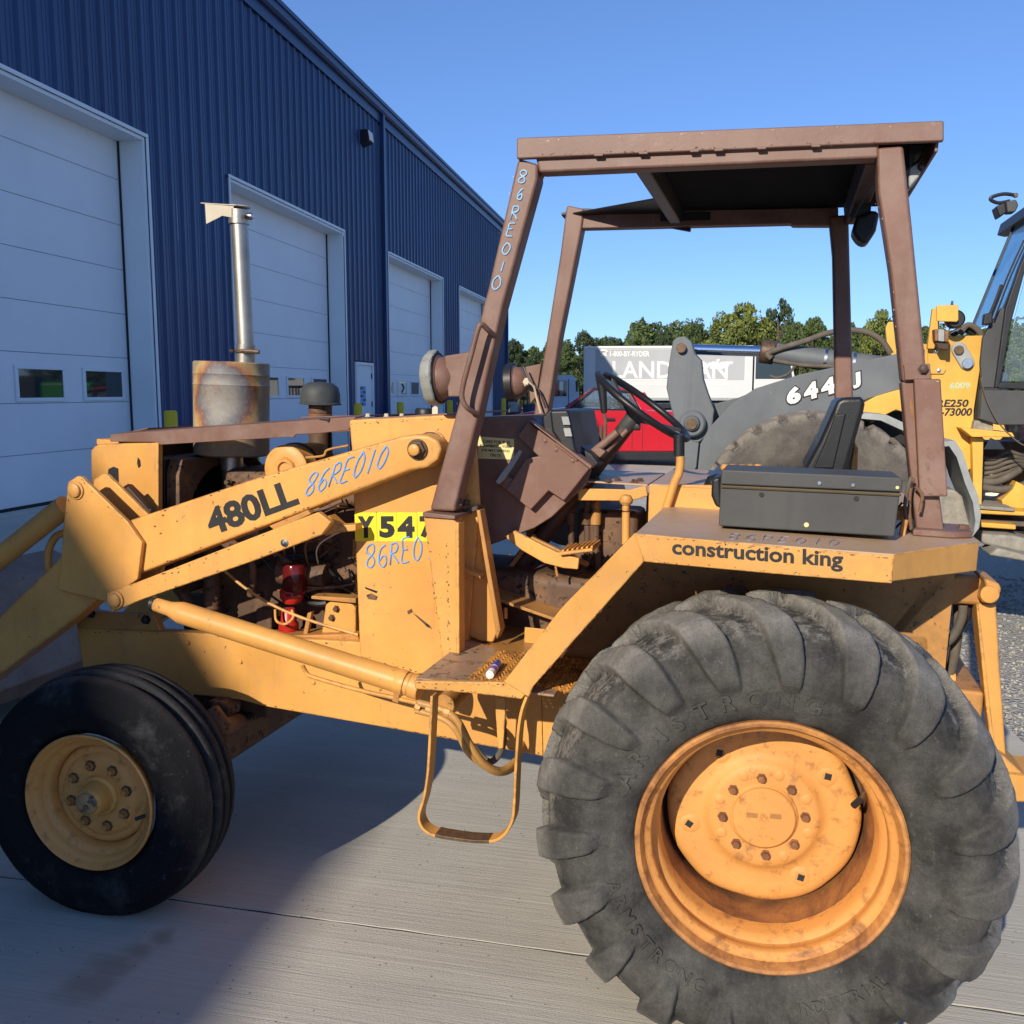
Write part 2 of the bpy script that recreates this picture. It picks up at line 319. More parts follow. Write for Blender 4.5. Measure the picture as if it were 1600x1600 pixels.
def smoothpath(pts, n=6):
    P = [Vector(p) for p in pts]
    if len(P) < 3: return P
    out = []
    for i in range(len(P) - 1):
        p0 = P[max(0, i - 1)]; p1 = P[i]; p2 = P[i + 1]; p3 = P[min(len(P) - 1, i + 2)]
        for k in range(n):
            u = k / n
            out.append(.5 * ((2 * p1) + (p2 - p0) * u + (2 * p0 - 5 * p1 + 4 * p2 - p3) * u * u + (3 * p1 - p0 - 3 * p2 + p3) * u ** 3))
    out.append(P[-1]); return out
def tube_bm(bm, pts, r, seg=12, sm=True, flatk=1.0):
    P = smoothpath(pts) if sm else [Vector(p) for p in pts]
    n = len(P); rs = r if isinstance(r, (list, tuple)) else None; rings = []
    up = None
    for i, p in enumerate(P):
        d = (P[min(n - 1, i + 1)] - P[max(0, i - 1)]).normalized()
        if up is None: up = Vector((0, 0, 1)) if abs(d.z) < .9 else Vector((1, 0, 0))
        s = d.cross(up).normalized(); up = s.cross(d).normalized()
        rr = r if rs is None else rs[0] + (rs[1] - rs[0]) * i / (n - 1)
        rings.append([bm.verts.new(p + (s * math.cos(a) + up * math.sin(a) * flatk) * rr) for a in [2 * math.pi * k / seg for k in range(seg)]])
    for i in range(n - 1):
        for k in range(seg): bm.faces.new((rings[i][k], rings[i][(k + 1) % seg], rings[i + 1][(k + 1) % seg], rings[i + 1][k]))
    bm.faces.new(rings[0][::-1]); bm.faces.new(rings[-1])
def tube(name, pts, r, m, parent, seg=12, sm=True):
    bm = bmesh.new(); tube_bm(bm, pts, r, seg, sm); return from_bm(name, bm, m, parent, smooth='auto')
def strip(name, pts, w, th, m, parent, wdir=Vector((0, 1, 0)), n=6):      # flat bar bent along a path, wide along wdir
    P = smoothpath(pts, n); bm = bmesh.new(); rings = []; k = len(P)
    for i, p in enumerate(P):
        d = (P[min(k - 1, i + 1)] - P[max(0, i - 1)]).normalized(); s = d.cross(wdir).normalized()
        rings.append([bm.verts.new(p + wdir * (w / 2 * a) + s * (th / 2 * c)) for a, c in ((-1, -1), (1, -1), (1, 1), (-1, 1))])
    for i in range(k - 1):
        for j in range(4): bm.faces.new((rings[i][j], rings[i][(j + 1) % 4], rings[i + 1][(j + 1) % 4], rings[i + 1][j]))
    bm.faces.new(rings[0][::-1]); bm.faces.new(rings[-1]); return from_bm(name, bm, m, parent, bev=.002)
def basis(ax):
    ax = Vector(ax).normalized(); u = Vector((0, 0, 1)) if abs(ax.z) < .9 else Vector((1, 0, 0))
    a = u.cross(ax).normalized(); return ax, a, ax.cross(a)
def lathe_bm(bm, c, ax, prof, seg=40, wob=None, ph=0):
    ax, a, b = basis(ax); c = Vector(c); rings = []
    for r, h in prof:
        if r <= 1e-5: rings.append([bm.verts.new(c + ax * h)]); continue
        ring = []
        for k in range(seg):
            t = 2 * math.pi * k / seg + ph; rr = r * (wob(t, r, h) if wob else 1)
            ring.append(bm.verts.new(c + ax * h + (a * math.cos(t) + b * math.sin(t)) * rr))
        rings.append(ring)
    for i in range(len(rings) - 1):
        p, q = rings[i], rings[i + 1]
        for k in range(seg):
            k2 = (k + 1) % seg
            if len(p) == 1 and len(q) == 1: continue
            if len(p) == 1: bm.faces.new((p[0], q[k], q[k2]))
            elif len(q) == 1: bm.faces.new((p[k], p[k2], q[0]))
            else: bm.faces.new((p[k], p[k2], q[k2], q[k]))
def lathe(name, c, ax, prof, m, parent, seg=40, wob=None, ph=0):
    bm = bmesh.new(); lathe_bm(bm, c, ax, prof, seg, wob, ph); return from_bm(name, bm, m, parent, smooth='auto')
def cyl(name, c, ax, r, h, m, parent, seg=24, bevel=.002):
    e = min(bevel, r * .3, abs(h) * .3); 
    return lathe(name, c, ax, [(0, 0), (r - e, 0), (r, e), (r, h - e), (r - e, h), (0, h)], m, parent, seg)
def bolt(c, ax, r, h, m, parent, name='bolt'):
    return lathe(name, c, ax, [(0, 0), (r * 1.35, 0), (r * 1.35, h * .25), (r, h * .25), (r, h * .9), (r * .8, h), (0, h)], m, parent, 6)
_txt = {}
def text_mesh(s, bold=.0, ext=.0, shear=0):
    k = (s, bold, ext, shear)
    if k in _txt: return _txt[k]
    cu = bpy.data.curves.new('t', 'FONT'); cu.body = s; cu.offset = bold; cu.extrude = ext; cu.resolution_u = 3; cu.shear = shear
    o = bpy.data.objects.new('t', cu); COL.objects.link(o); bpy.context.view_layer.update()
    me = bpy.data.meshes.new_from_object(o.evaluated_get(bpy.context.evaluated_depsgraph_get())); bpy.data.objects.remove(o); bpy.data.curves.remove(cu)
    V = np.empty(len(me.vertices) * 3); me.vertices.foreach_get('co', V); V = V.reshape(-1, 3)
    F = [tuple(p.vertices) for p in me.polygons]; bpy.data.meshes.remove(me); _txt[k] = (V, F); return V, F
def text_on(name, s, bl, br, tl, m, parent, bold=.02, th=.0012, shear=0):
    """text whose bounding box fills the parallelogram bl, br, tl (local points)"""
    V, F = text_mesh(s, bold, .5, shear); mn = V.min(0); mx = V.max(0); bl, br, tl = Vector(bl), Vector(br), Vector(tl)
    ex = br - bl; ey = tl - bl; nz = ex.cross(ey).normalized()
    pts = [bl + ex * float((v[0] - mn[0]) / (mx[0] - mn[0])) + ey * float((v[1] - mn[1]) / (mx[1] - mn[1])) + nz * float(th * (v[2])) for v in V]
    me = bpy.data.meshes.new(name); me.from_pydata(pts, [], F); return link(name, me, m, parent)
GL = {'8': [[(.5, .52), (.2, .66), (.15, .85), (.4, 1), (.72, .92), (.72, .7), (.5, .52), (.2, .34), (.15, .12), (.42, 0), (.7, .1), (.72, .34), (.5, .52)]],
      '6': [[(.7, 1), (.35, .8), (.15, .45), (.2, .12), (.5, 0), (.75, .15), (.72, .4), (.45, .48), (.2, .3)]],
      'R': [[(.1, 0), (.2, 1)], [(.15, .95), (.6, 1), (.75, .75), (.55, .55), (.2, .5), (.5, .3), (.8, 0)]],
      'E': [[(.75, 1), (.2, .95), (.15, .5), (.1, .02), (.7, 0)], [(.15, .5), (.6, .52)]],
      '0': [[(.45, 1), (.15, .7), (.12, .25), (.4, 0), (.72, .25), (.75, .7), (.45, 1)]],
      '1': [[(.5, 1), (.45, .5), (.42, 0)]], 'X': [[(.1, 0), (.8, 1)], [(.1, 1), (.8, 0)]]}
def scrawl(name, s, pos, m, parent, r=.0027):
    """pos: list of (bl, br, tl) per glyph"""
    bm = bmesh.new()
    for c, (bl, br, tl) in zip(s, pos):
        bl, br, tl = Vector(bl), Vector(br), Vector(tl)
        for st in GL[c]: 
            pts = [bl + (br - bl) * (x + random.uniform(-.03, .03)) + (tl - bl) * (y + random.uniform(-.03, .03)) for x, y in st]
            tube_bm(bm, pts, r, 6)
    return from_bm(name, bm, m, parent, smooth=True)
def scrawl_line(name, s, F, p0, p1, hpx, b, m, parent, r=.0026, up=(0, -1)):
    n = len(s); pos = []
    for i in range(n):
        u = i / n; x = p0[0] + (p1[0] - p0[0]) * u; y = p0[1] + (p1[1] - p0[1]) * u; wx = (p1[0] - p0[0]) / n; wy = (p1[1] - p0[1]) / n
        h = hpx * random.uniform(.9, 1.1); y += random.uniform(-1.5, 1.5)
        pos.append((F.P(x, y, b), F.P(x + wx, y + wy, b), F.P(x + up[0] * h, y + up[1] * h, b)))
    return scrawl(name, s, pos, m, parent, r)
def tag(o, label, cat, group=None, kind=None):
    if label: o['label'] = label
    if cat: o['category'] = cat
    if group: o['group'] = group
    if kind: o['kind'] = kind
    return o
def root(name, F, label, cat, group=None):
    o = bpy.data.objects.new(name, None); COL.objects.link(o); o.matrix_world = F.mat() if isinstance(F, Frame) else F
    o.empty_display_size = .3; return tag(o, label, cat, group)
def struct(o): o['kind'] = 'structure'; return o
def grid_mesh(name, V, nu, nv, m, parent=None, closed_u=False, attr=None, smooth=True):
    me = bpy.data.meshes.new(name); iu = np.arange(nu if closed_u else nu - 1); jv = np.arange(nv - 1)
    I, J = np.meshgrid(iu, jv, indexing='ij'); I2 = (I + 1) % nu
    q = np.stack([I * nv + J, I2 * nv + J, I2 * nv + J + 1, I * nv + J + 1], -1).reshape(-1, 4)
    me.vertices.add(len(V)); me.vertices.foreach_set('co', V.astype(np.float32).ravel())
    me.loops.add(q.size); me.loops.foreach_set('vertex_index', q.ravel().astype(np.int32)); me.polygons.add(len(q))
    me.polygons.foreach_set('loop_start', np.arange(0, q.size, 4, dtype=np.int32)); me.polygons.foreach_set('loop_total', np.full(len(q), 4, dtype=np.int32))
    me.update(calc_edges=True); me.validate()
    if smooth: me.polygons.foreach_set('use_smooth', [True] * len(me.polygons))
    if attr is not None and isinstance(attr, tuple):
        a = me.attributes.new('tread', 'FLOAT', 'POINT'); a.data.foreach_set('value', attr[1].astype(np.float32)); attr = attr[0]
    if attr is not None:
        a = me.attributes.new('lug', 'FLOAT', 'POINT'); a.data.foreach_set('value', attr.astype(np.float32))
    return link(name, me, m, parent)
# ================================================================== THE SETTING
def gpt(perp, al, dz=0):      # point by distance from camera foot toward the wall (perp) and along the wall (al)
    p = -NW * perp + WD * al; return Vector((p.x, p.y, gz(p.x, p.y) + dz))
def sheet(name, rows, cols, m, dz=0, parent=None):
    bm = bmesh.new(); vs = [[bm.verts.new(gpt(p, a, dz)) for a in cols] for p in rows]
    for i in range(len(rows) - 1):
        for j in range(len(cols) - 1): bm.faces.new((vs[i][j], vs[i][j + 1], vs[i + 1][j + 1], vs[i + 1][j]))
    return from_bm(name, bm, m, parent)
gr = struct(sheet('gravel_ground', [-700, -300, -100, -40, -14, -8, -4, -1.6, 3, 7, 8, 14, 60, 200, 500], [-60, -30, -10, 0, 10, 20, 40, 60, 120, 300, 900], GRAV, -.03))
ap = struct(sheet('concrete_apron', [-1.66, 2.75, 7.2], [-12, -4, 0, 5, 10, 20, 30, 40, 46], DARKJ, -.0035))
al = [-11.09, -6.54, -1.99, 2.515, 7.07, 11.6, 16.1, 20.7, 25.2, 29.7, 34.3, 38.8, 43.3]
bm0 = []
for i in range(len(al) - 1):
    for p0, p1 in ((-1.66, 2.75), (2.75, 7.14)):
        bm = bmesh.new(); n = 60 if i in (2, 3) else 8; g = .004
        def edge(a_, s):   # ragged joint edge
            return [gpt(p0 + g + (p1 - p0 - 2 * g) * k / n, a_ + s * (g + (random.random() ** 3) * .004)) for k in range(n + 1)]
        e0 = edge(al[i], 1); e1 = edge(al[i + 1], -1)
        v0 = [bm.verts.new(p) for p in e0]; v1 = [bm.verts.new(p) for p in e1]
        w0 = [bm.verts.new(p - Vector((0, 0, .02))) for p in e0]; w1 = [bm.verts.new(p - Vector((0, 0, .02))) for p in e1]
        for k in range(n):
            bm.faces.new((v0[k], v1[k], v1[k + 1], v0[k + 1])); bm.faces.new((v0[k], v0[k + 1], w0[k + 1], w0[k])); bm.faces.new((v1[k], v1[k + 1], w1[k + 1], w1[k]))
        bm.faces.new((v0[0], w0[0], w1[0], v1[0])); bm.faces.new((v0[n], w0[n], w1[n], v1[n]))
        from_bm('concrete_slab', bm, CONC, ap)
# loose gravel stones near the apron edge
def stones():
    bm = bmesh.new()
    for k in range(5200):
        a = random.uniform(3.4, 9.5); p = -1.62 - abs(random.gauss(0, 1.6)) - .0
        c = gpt(p, a, -.03); r = random.uniform(.006, .017)
        vs = [bm.verts.new(c + Vector((math.cos(t + k) * r * random.uniform(.7, 1.2), math.sin(t + k) * r * random.uniform(.7, 1.2), z))) for z in (0, r * random.uniform(.5, .9)) for t in (0, 1.6, 3.1, 4.7)]
        bm.faces.new(vs[4:]); 
        for i in range(4): bm.faces.new((vs[i], vs[(i + 1) % 4], vs[4 + (i + 1) % 4], vs[4 + i]))
    return from_bm('gravel_stones', bm, GRAV)
tag(stones(), 'loose pale gravel stones lying beyond the concrete apron edge', 'gravel', kind='stuff')
# ------------------------------------------------------------------ steel building
PER = 7.1
FB = Frame((0, 0, 0), math.atan2(-WD.y, WD.x)); 
FB.r = WD.copy(); FB.l = -NW; FB.u = Vector((0, 0, 1)); FB.O = Vector((0, 0, 0))
bld = root('metal_building', FB, 'long blue corrugated steel workshop building with white overhead doors', 'building')
Z0 = KG * PER + .0; ZD = 4.96; ZE = 8.12
def corr(x0, x1, z0, z1, name='cladding_sheet'):
    """trapezoid rib every .305 m with two small stiffening ribs between; phase fixed to the building"""
    prof = [(0, 0), (.055, 0), (.062, .006), (.078, .006), (.085, 0), (.125, 0), (.132, .006), (.148, .006), (.155, 0), (.205, 0), (.232, .032), (.278, .032), (.305, 0)]
    xs = []
    k = math.floor(x0 / .305) - 1
    while k * .305 < x1 + .305:
        xs += [(k * .305 + u, v) for u, v in prof[:-1]]; k += 1
    def h(x):
        for (a, p), (b, q) in zip(xs, xs[1:]):
            if a <= x <= b: return p + (q - p) * (x - a) / max(1e-6, b - a)
        return 0
    pts = [(x0, h(x0))] + [(x, v) for x, v in xs if x0 < x < x1] + [(x1, h(x1))]
    bm = bmesh.new(); lo = [bm.verts.new((x, PER - v, z0)) for x, v in pts]; hi = [bm.verts.new((x, PER - v, z1)) for x, v in pts]
    for i in range(len(pts) - 1): bm.faces.new((lo[i], lo[i + 1], hi[i + 1], hi[i]))
    return from_bm(name, bm, BLUEW, bld)
doors = [(6.87, 12.1), (14.52, 19.75), (22.89, 28.36), (30.58, 36.0)]
segs = []; x = 4.0
for a, b in doors: segs += [(x, a, Z0), (a, b, ZD)]; x = b
segs.append((x, 39.35, Z0))
for a, b, z in segs:
    if a == 19.75:
        segs2 = [(19.75, 20.34, Z0), (20.34, 21.64, 2.3), (21.64, 22.89, Z0)]
    else: segs2 = [(a, b, z)]
    for a, b, z in segs2:
        n = max(1, round((b - a) / .915))
        for k in range(n): corr(a + (b - a) * k / n + (.0015 if k else 0), a + (b - a) * (k + 1) / n, z, ZE)
box('cladding_sheet', (-26, 4.0), (PER - .03, PER + .02), (Z0, ZE), BLUEW, bld, 0)
box('end_wall', (39.36, 39.42), (PER - .045, PER + 24), (Z0 - .5, ZE), BLUEW, bld, 0)
box('corner_trim', (39.2, 39.45), (PER - .05, PER - .036), (Z0, ZE), BLUET, bld)
box('foundation', (-26, 39.4), (PER + .03, PER + .2), (Z0 - .6, Z0 + .02), CONC, bld, 0)
# roof, fascia and gutter
prism('roof_sheet', [(-26, PER - .16, 8.30), (39.7, PER - .16, 8.30), (39.7, PER + 24, 11.0), (-26, PER + 24, 11.0)], (0, 0, .04), BLUET, bld, 0)
prism('gutter', [(-26, PER - .17, 8.10), (-26, PER - .17, 8.27), (-26, PER - .02, 8.27), (-26, PER - .02, 8.06), (-26, PER - .12, 8.06)], (65.7, 0, 0), BLUET, bld, .006)
prism('gutter_lip', [(-26, PER - .20, 8.225), (-26, PER - .20, 8.26), (-26, PER - .172, 8.26), (-26, PER - .172, 8.225)], (65.7, 0, 0), BLUET, bld, .003)
box('soffit_trim', (-26, 39.4), (PER - .06, PER - .034), (7.86, 8.06), BLUET, bld, .002)
for dx in (22.4, 39.0):
    box('downspout', (dx - .06, dx + .06), (PER - .14, PER - .045), (Z0, 8.06), BLUET, bld, .01)
# overhead doors
REC = .35
pane_group = 0
for di, (a, b) in enumerate(doors):
    d = bpy.data.objects.new('overhead_door', None); COL.objects.link(d); d.parent = bld
    y = PER + REC; z0 = Z0 + .03; n = 8; h = (ZD + .04 - z0) / n
    for k in range(n):
        box('door_panel', (a, b), (y, y + .05), (z0 + k * h + .0025, z0 + (k + 1) * h - .0025), WDOOR, d, .004)
    box('door_panel_gap', (a, b), (y + .006, y + .04), (z0, ZD), GASK, d, 0)
    box('bottom_seal', (a, b), (y + .005, y + .045), (Z0 - .04, z0 - .002), GASK, d, 0)
    for k in range(4):
        xr = b - .24 - 1.26 * k; xl = xr - .80; zl, zh = 1.53, 1.86
        for r in ((xl - .055, xr + .055, zh, zh + .045), (xl - .055, xr + .055, zl - .045, zl), (xl - .055, xl, zl, zh), (xr, xr + .055, zl, zh)):
            box('window_frame', (r[0], r[1]), (y - .02, y - .0005), (r[2], r[3]), WDOOR, d, .005)
        box('window_pane', (xl, xr), (y - .009, y - .0006), (zl, zh), GLD, d, 0)
        if di == 2 and k in (2, 3):
            q = (xl + xr) / 2
            box('window_poster', (xl + .06, xr - .04), (y - .0125, y - .0095), (zl + .02, zh - .02), YST2 if k == 3 else WPRINT, d, 0)
            if k == 3: tube('poster_print', [(q - .2, y - .014, zl + .16), (q, y - .014, zl + .28), (q + .2, y - .014, zl + .14)], .025, BLUEINK, d, 6)
            else: tube('poster_print', [(q - .1, y - .014, zl + .05), (q + .1, y - .014, zl + .18), (q - .05, y - .014, zh - .06)], .03, BRD, d, 6)
    # reveal: jambs and head, with the bright face trim round the opening
    for x0, x1 in ((a - .003, a + .05), (b - .05, b + .003)):
        box('jamb', (x0, x1) if x0 > a else (x0, x1), (PER - .02, y - .003), (Z0, ZD - .004), WTRIM, d, .002)
    box('door_head', (a + .051, b - .051), (PER - .02, y - .003), (ZD - .05, ZD - .004), WTRIM, d, .002)
    box('face_trim', (a - .05, b + .05), (PER - .05, PER - .034), (ZD - .002, ZD + .045), WTRIM, d, .002)
    for x0, x1 in ((a - .05, a - .002), (b + .002, b + .05)): box('face_trim', (x0, x1), (PER - .05, PER - .034), (Z0, ZD - .004), WTRIM, d, .002)
    for x0 in (a + .052, b - .064): box('jamb_seal', (x0, x0 + .012), (y - .03, y - .004), (Z0, ZD - .052), GASK, d, 0)
# personnel door
e = bpy.data.objects.new('entry_door', None); COL.objects.link(e); e.parent = bld
box('door_leaf', (20.44, 21.54), (PER + .005, PER + .05), (Z0, 2.2), WDOOR, e, .003)
for r in ((20.38, 20.44, Z0, 2.26), (21.54, 21.60, Z0, 2.26), (20.442, 21.538, 2.2, 2.26)): box('door_frame', (r[0], r[1]), (PER - .04, PER + .06), (r[2], r[3]), WTRIM, e, .003)
for zz in (.6, 1.25, 1.9): box('hinge', (21.50, 21.535), (PER - .012, PER + .004), (zz, zz + .12), BLK, e, 0)
for i in range(2):
    for j in range(5): box('notice_sign', (20.72 + i * .19, 20.72 + i * .19 + .17), (PER - .003, PER + .0035), (1.28 + j * .09, 1.28 + j * .09 + .078), BLUEINK if (i + j) % 2 else BLUET, e, 0)
# wall light
wl = bpy.data.objects.new('wall_light', None); COL.objects.link(wl); wl.parent = bld
prism('lamp_housing', [(20.95, PER - .23, 7.12), (20.95, PER - .035, 7.05), (20.95, PER - .035, 7.36), (20.95, PER - .20, 7.36)], (.34, 0, 0), BLK, wl, .01)
prism('lamp_lens', [(20.97, PER - .236, 7.14), (20.97, PER - .206, 7.345), (20.97, PER - .2125, 7.345), (20.97, PER - .2425, 7.14)], (.30, 0, 0), WPRINT, wl, 0)
# bollards
for i, (px, dp) in enumerate(((269, .55), (397, .55), (560.5, .5), (626.5, .6), (703.5, .6), (787, .6))):
    p = FB.P(px, 700, PER - dp); pos = gpt(PER - dp, p.x)
    F_ = Frame(pos, 0); b_ = cyl('bollard', (0, 0, 0), (0, 0, 1), .084, 1.12, BOLL, None, 24, .02); b_.location = pos
    lab = ['yellow steel bollard right of the nearest overhead door', 'yellow bollard behind the muffler of the tan tractor', 'yellow bollard left of the white entry door', 'yellow bollard standing in front of the door with window posters', 'yellow bollard between the third and fourth overhead doors', 'yellow bollard farthest along at the building corner'][i]
    tag(b_, lab, 'bollard', 'yellow bollards in front of the overhead doors')
# ------------------------------------------------------------------ trees
def crown_mesh(seed, W, H, nclump, nleaf, ls, m, gap=.0):
    g = np.random.default_rng(seed); cl = []
    for k in range(nclump):
        z = g.uniform(-.95, 1); rr = math.sqrt(max(.02, 1 - z * z)) * g.uniform(.45, 1.02) if z > -.5 else g.uniform(.3, .9); th = g.uniform(0, 2 * math.pi)
        cl.append((rr * math.cos(th) * W, rr * math.sin(th) * W * .85, z * H, g.uniform(.08, .27) * W))
    cl = np.array(cl); pick = g.integers(0, nclump, nleaf); c = cl[pick]
    d = g.normal(size=(nleaf, 3)); d /= np.linalg.norm(d, axis=1)[:, None]; r = c[:, 3:4] * g.uniform(.35, 1.05, (nleaf, 1)) ** .6
    P = c[:, :3] + d * r * np.array([1, 1, .72])
    nn = d + g.normal(size=(nleaf, 3)) * .55; nn /= np.linalg.norm(nn, axis=1)[:, None]
    t = np.cross(nn, g.normal(size=(nleaf, 3))); t /= np.linalg.norm(t, axis=1)[:, None]; u = np.cross(nn, t); s = ls * g.uniform(.6, 1.3, (nleaf, 1))
    V = np.stack([P - t * s, P - u * s * .6, P + t * s, P + u * s * .6], 1).reshape(-1, 3)
    me = bpy.data.meshes.new('crown'); q = np.arange(nleaf * 4, dtype=np.int32)
    me.vertices.add(len(V)); me.vertices.foreach_set('co', V.astype(np.float32).ravel()); me.loops.add(len(q)); me.loops.foreach_set('vertex_index', q)
    me.polygons.add(nleaf); me.polygons.foreach_set('loop_start', q[::4].copy()); me.polygons.foreach_set('loop_total', np.full(nleaf, 4, dtype=np.int32)); me.update(calc_edges=True)
    me.materials.append(m); return me
CM = {k: [crown_mesh(k * 10 + j, 1, 1, 95, 15000, .038, LF[k]) for j in range(2)] for k in range(3)}
CS = crown_mesh(77, 1, 1, 26, 3200, .05, LF[2])
def tree(px, top, F, wpx, kind, label, sparse=False, low=.25):
    d = ray(px, top); t = F / d.y; p = CP + d * t; base = gz(p.x, p.y) - .1; H = p.z - base; W = wpx / 2 / FPX * F
    r = bpy.data.objects.new('tree', None); COL.objects.link(r); r.location = (p.x, p.y, base); tag(r, label, 'tree', 'trees along the far edge of the yard')
    me = CS if sparse else CM[kind][random.randrange(2)]
    c = bpy.data.objects.new('crown', me); COL.objects.link(c); c.parent = r; ch = H * (1 - low) / 2; c.location = (0, 0, H - ch); c.scale = (W, W, ch); c.rotation_euler = (0, 0, random.uniform(0, 6))
    bm = bmesh.new(); tube_bm(bm, [(0, 0, 0), (.1, 0, H * .4), (-.05, .05, H * .85)], [.2, .04], 8)
    for k in range(7):
        a = random.uniform(0, 6.3); z = H * random.uniform(.35, .7); tube_bm(bm, [(0, 0, z), (math.cos(a) * W * .3, math.sin(a) * W * .3, z + H * .1), (math.cos(a) * W * .7, math.sin(a) * W * .7, z + H * .2)], [.07, .015], 6)
    from_bm('trunk', bm, BARK, r, smooth=True)
T = [(800, 536, 62, 70, 2, 'dark evergreen tree showing beside the corner of the blue building'), (838, 556, 70, 80, 2, 'low dark tree left of the far canopy post'),
     (878, 545, 60, 75, 1, 'bushy green tree behind the white truck cab in bluish shade'), (915, 524, 66, 80, 2, 'dark round-topped tree above the left end of the white box truck'),
     (958, 530, 74, 70, 2, 'dark spiky tree above the truck box telephone number'), (1000, 528, 72, 70, 1, 'green tree above the middle of the white truck box'),
     (1040, 522, 74, 70, 2, 'dark tree above the right part of the white truck box'), (1085, 506, 66, 80, 1, 'mid green tree left of the yellow-green one'),
     (1160, 482, 58, 130, 0, 'large yellow-green tree, brightest of the row'), (1218, 466, 62, 66, 2, 'tall sparse dark tree right of the yellow-green one', True),
     (1272, 502, 60, 80, 1, 'green tree seen between the canopy posts'), (1330, 510, 66, 70, 1, 'green tree behind the far rear canopy post'),
     (1378, 492, 58, 90, 0, 'yellow-green tree left of the near rear canopy post'), (1450, 516, 64, 90, 1, 'green tree behind the yellow loader tower'),
     (1540, 520, 66, 110, 1, 'green tree hidden mostly by the loader cab'), (1640, 500, 66, 130, 1, 'broad green tree behind the loader cab'),
     (1115, 518, 72, 80, 1, 'dull green tree tucked behind the brightest tree'), (1240, 508, 72, 90, 1, 'low green tree behind the sparse dark tree')]
for q in T:
    tree(*q[:6], sparse=len(q) > 6, low=.05 if len(q) <= 6 else .2)
def woods():
    me = bpy.data.meshes.new('distant_woods')
    g = np.random.default_rng(9); n = 130000; x = g.uniform(-6, 70, n); y = g.uniform(82, 90, n)
    top = 4.9 + np.clip((x - 2) / 9, 0, 1) * 1.9 + .7 * np.sin(x * .6) + .5 * np.sin(x * 1.7 + 1) + .35 * np.sin(x * 4.1); z = -.6 + (top + .6) * g.uniform(0, 1, n) ** .75
    P_ = np.stack([x, y, z], 1); nn = g.normal(size=(n, 3)); nn /= np.linalg.norm(nn, axis=1)[:, None]; t = np.cross(nn, g.normal(size=(n, 3))); t /= np.linalg.norm(t, axis=1)[:, None]; u = np.cross(nn, t); s = .2
    V_ = np.stack([P_ - t * s, P_ - u * s * .6, P_ + t * s, P_ + u * s * .6], 1).reshape(-1, 3); q = np.arange(n * 4, dtype=np.int32)
    me.vertices.add(len(V_)); me.vertices.foreach_set('co', V_.astype(np.float32).ravel()); me.loops.add(len(q)); me.loops.foreach_set('vertex_index', q); me.polygons.add(n)
    me.polygons.foreach_set('loop_start', q[::4].copy()); me.polygons.foreach_set('loop_total', np.full(n, 4, dtype=np.int32)); me.update(calc_edges=True); me.materials.append(LF[1])
    o = bpy.data.objects.new('distant_woods', me); COL.objects.link(o); return o
tag(woods(), 'dense dark wood filling the gap behind the row of trees', 'woods', kind='stuff')
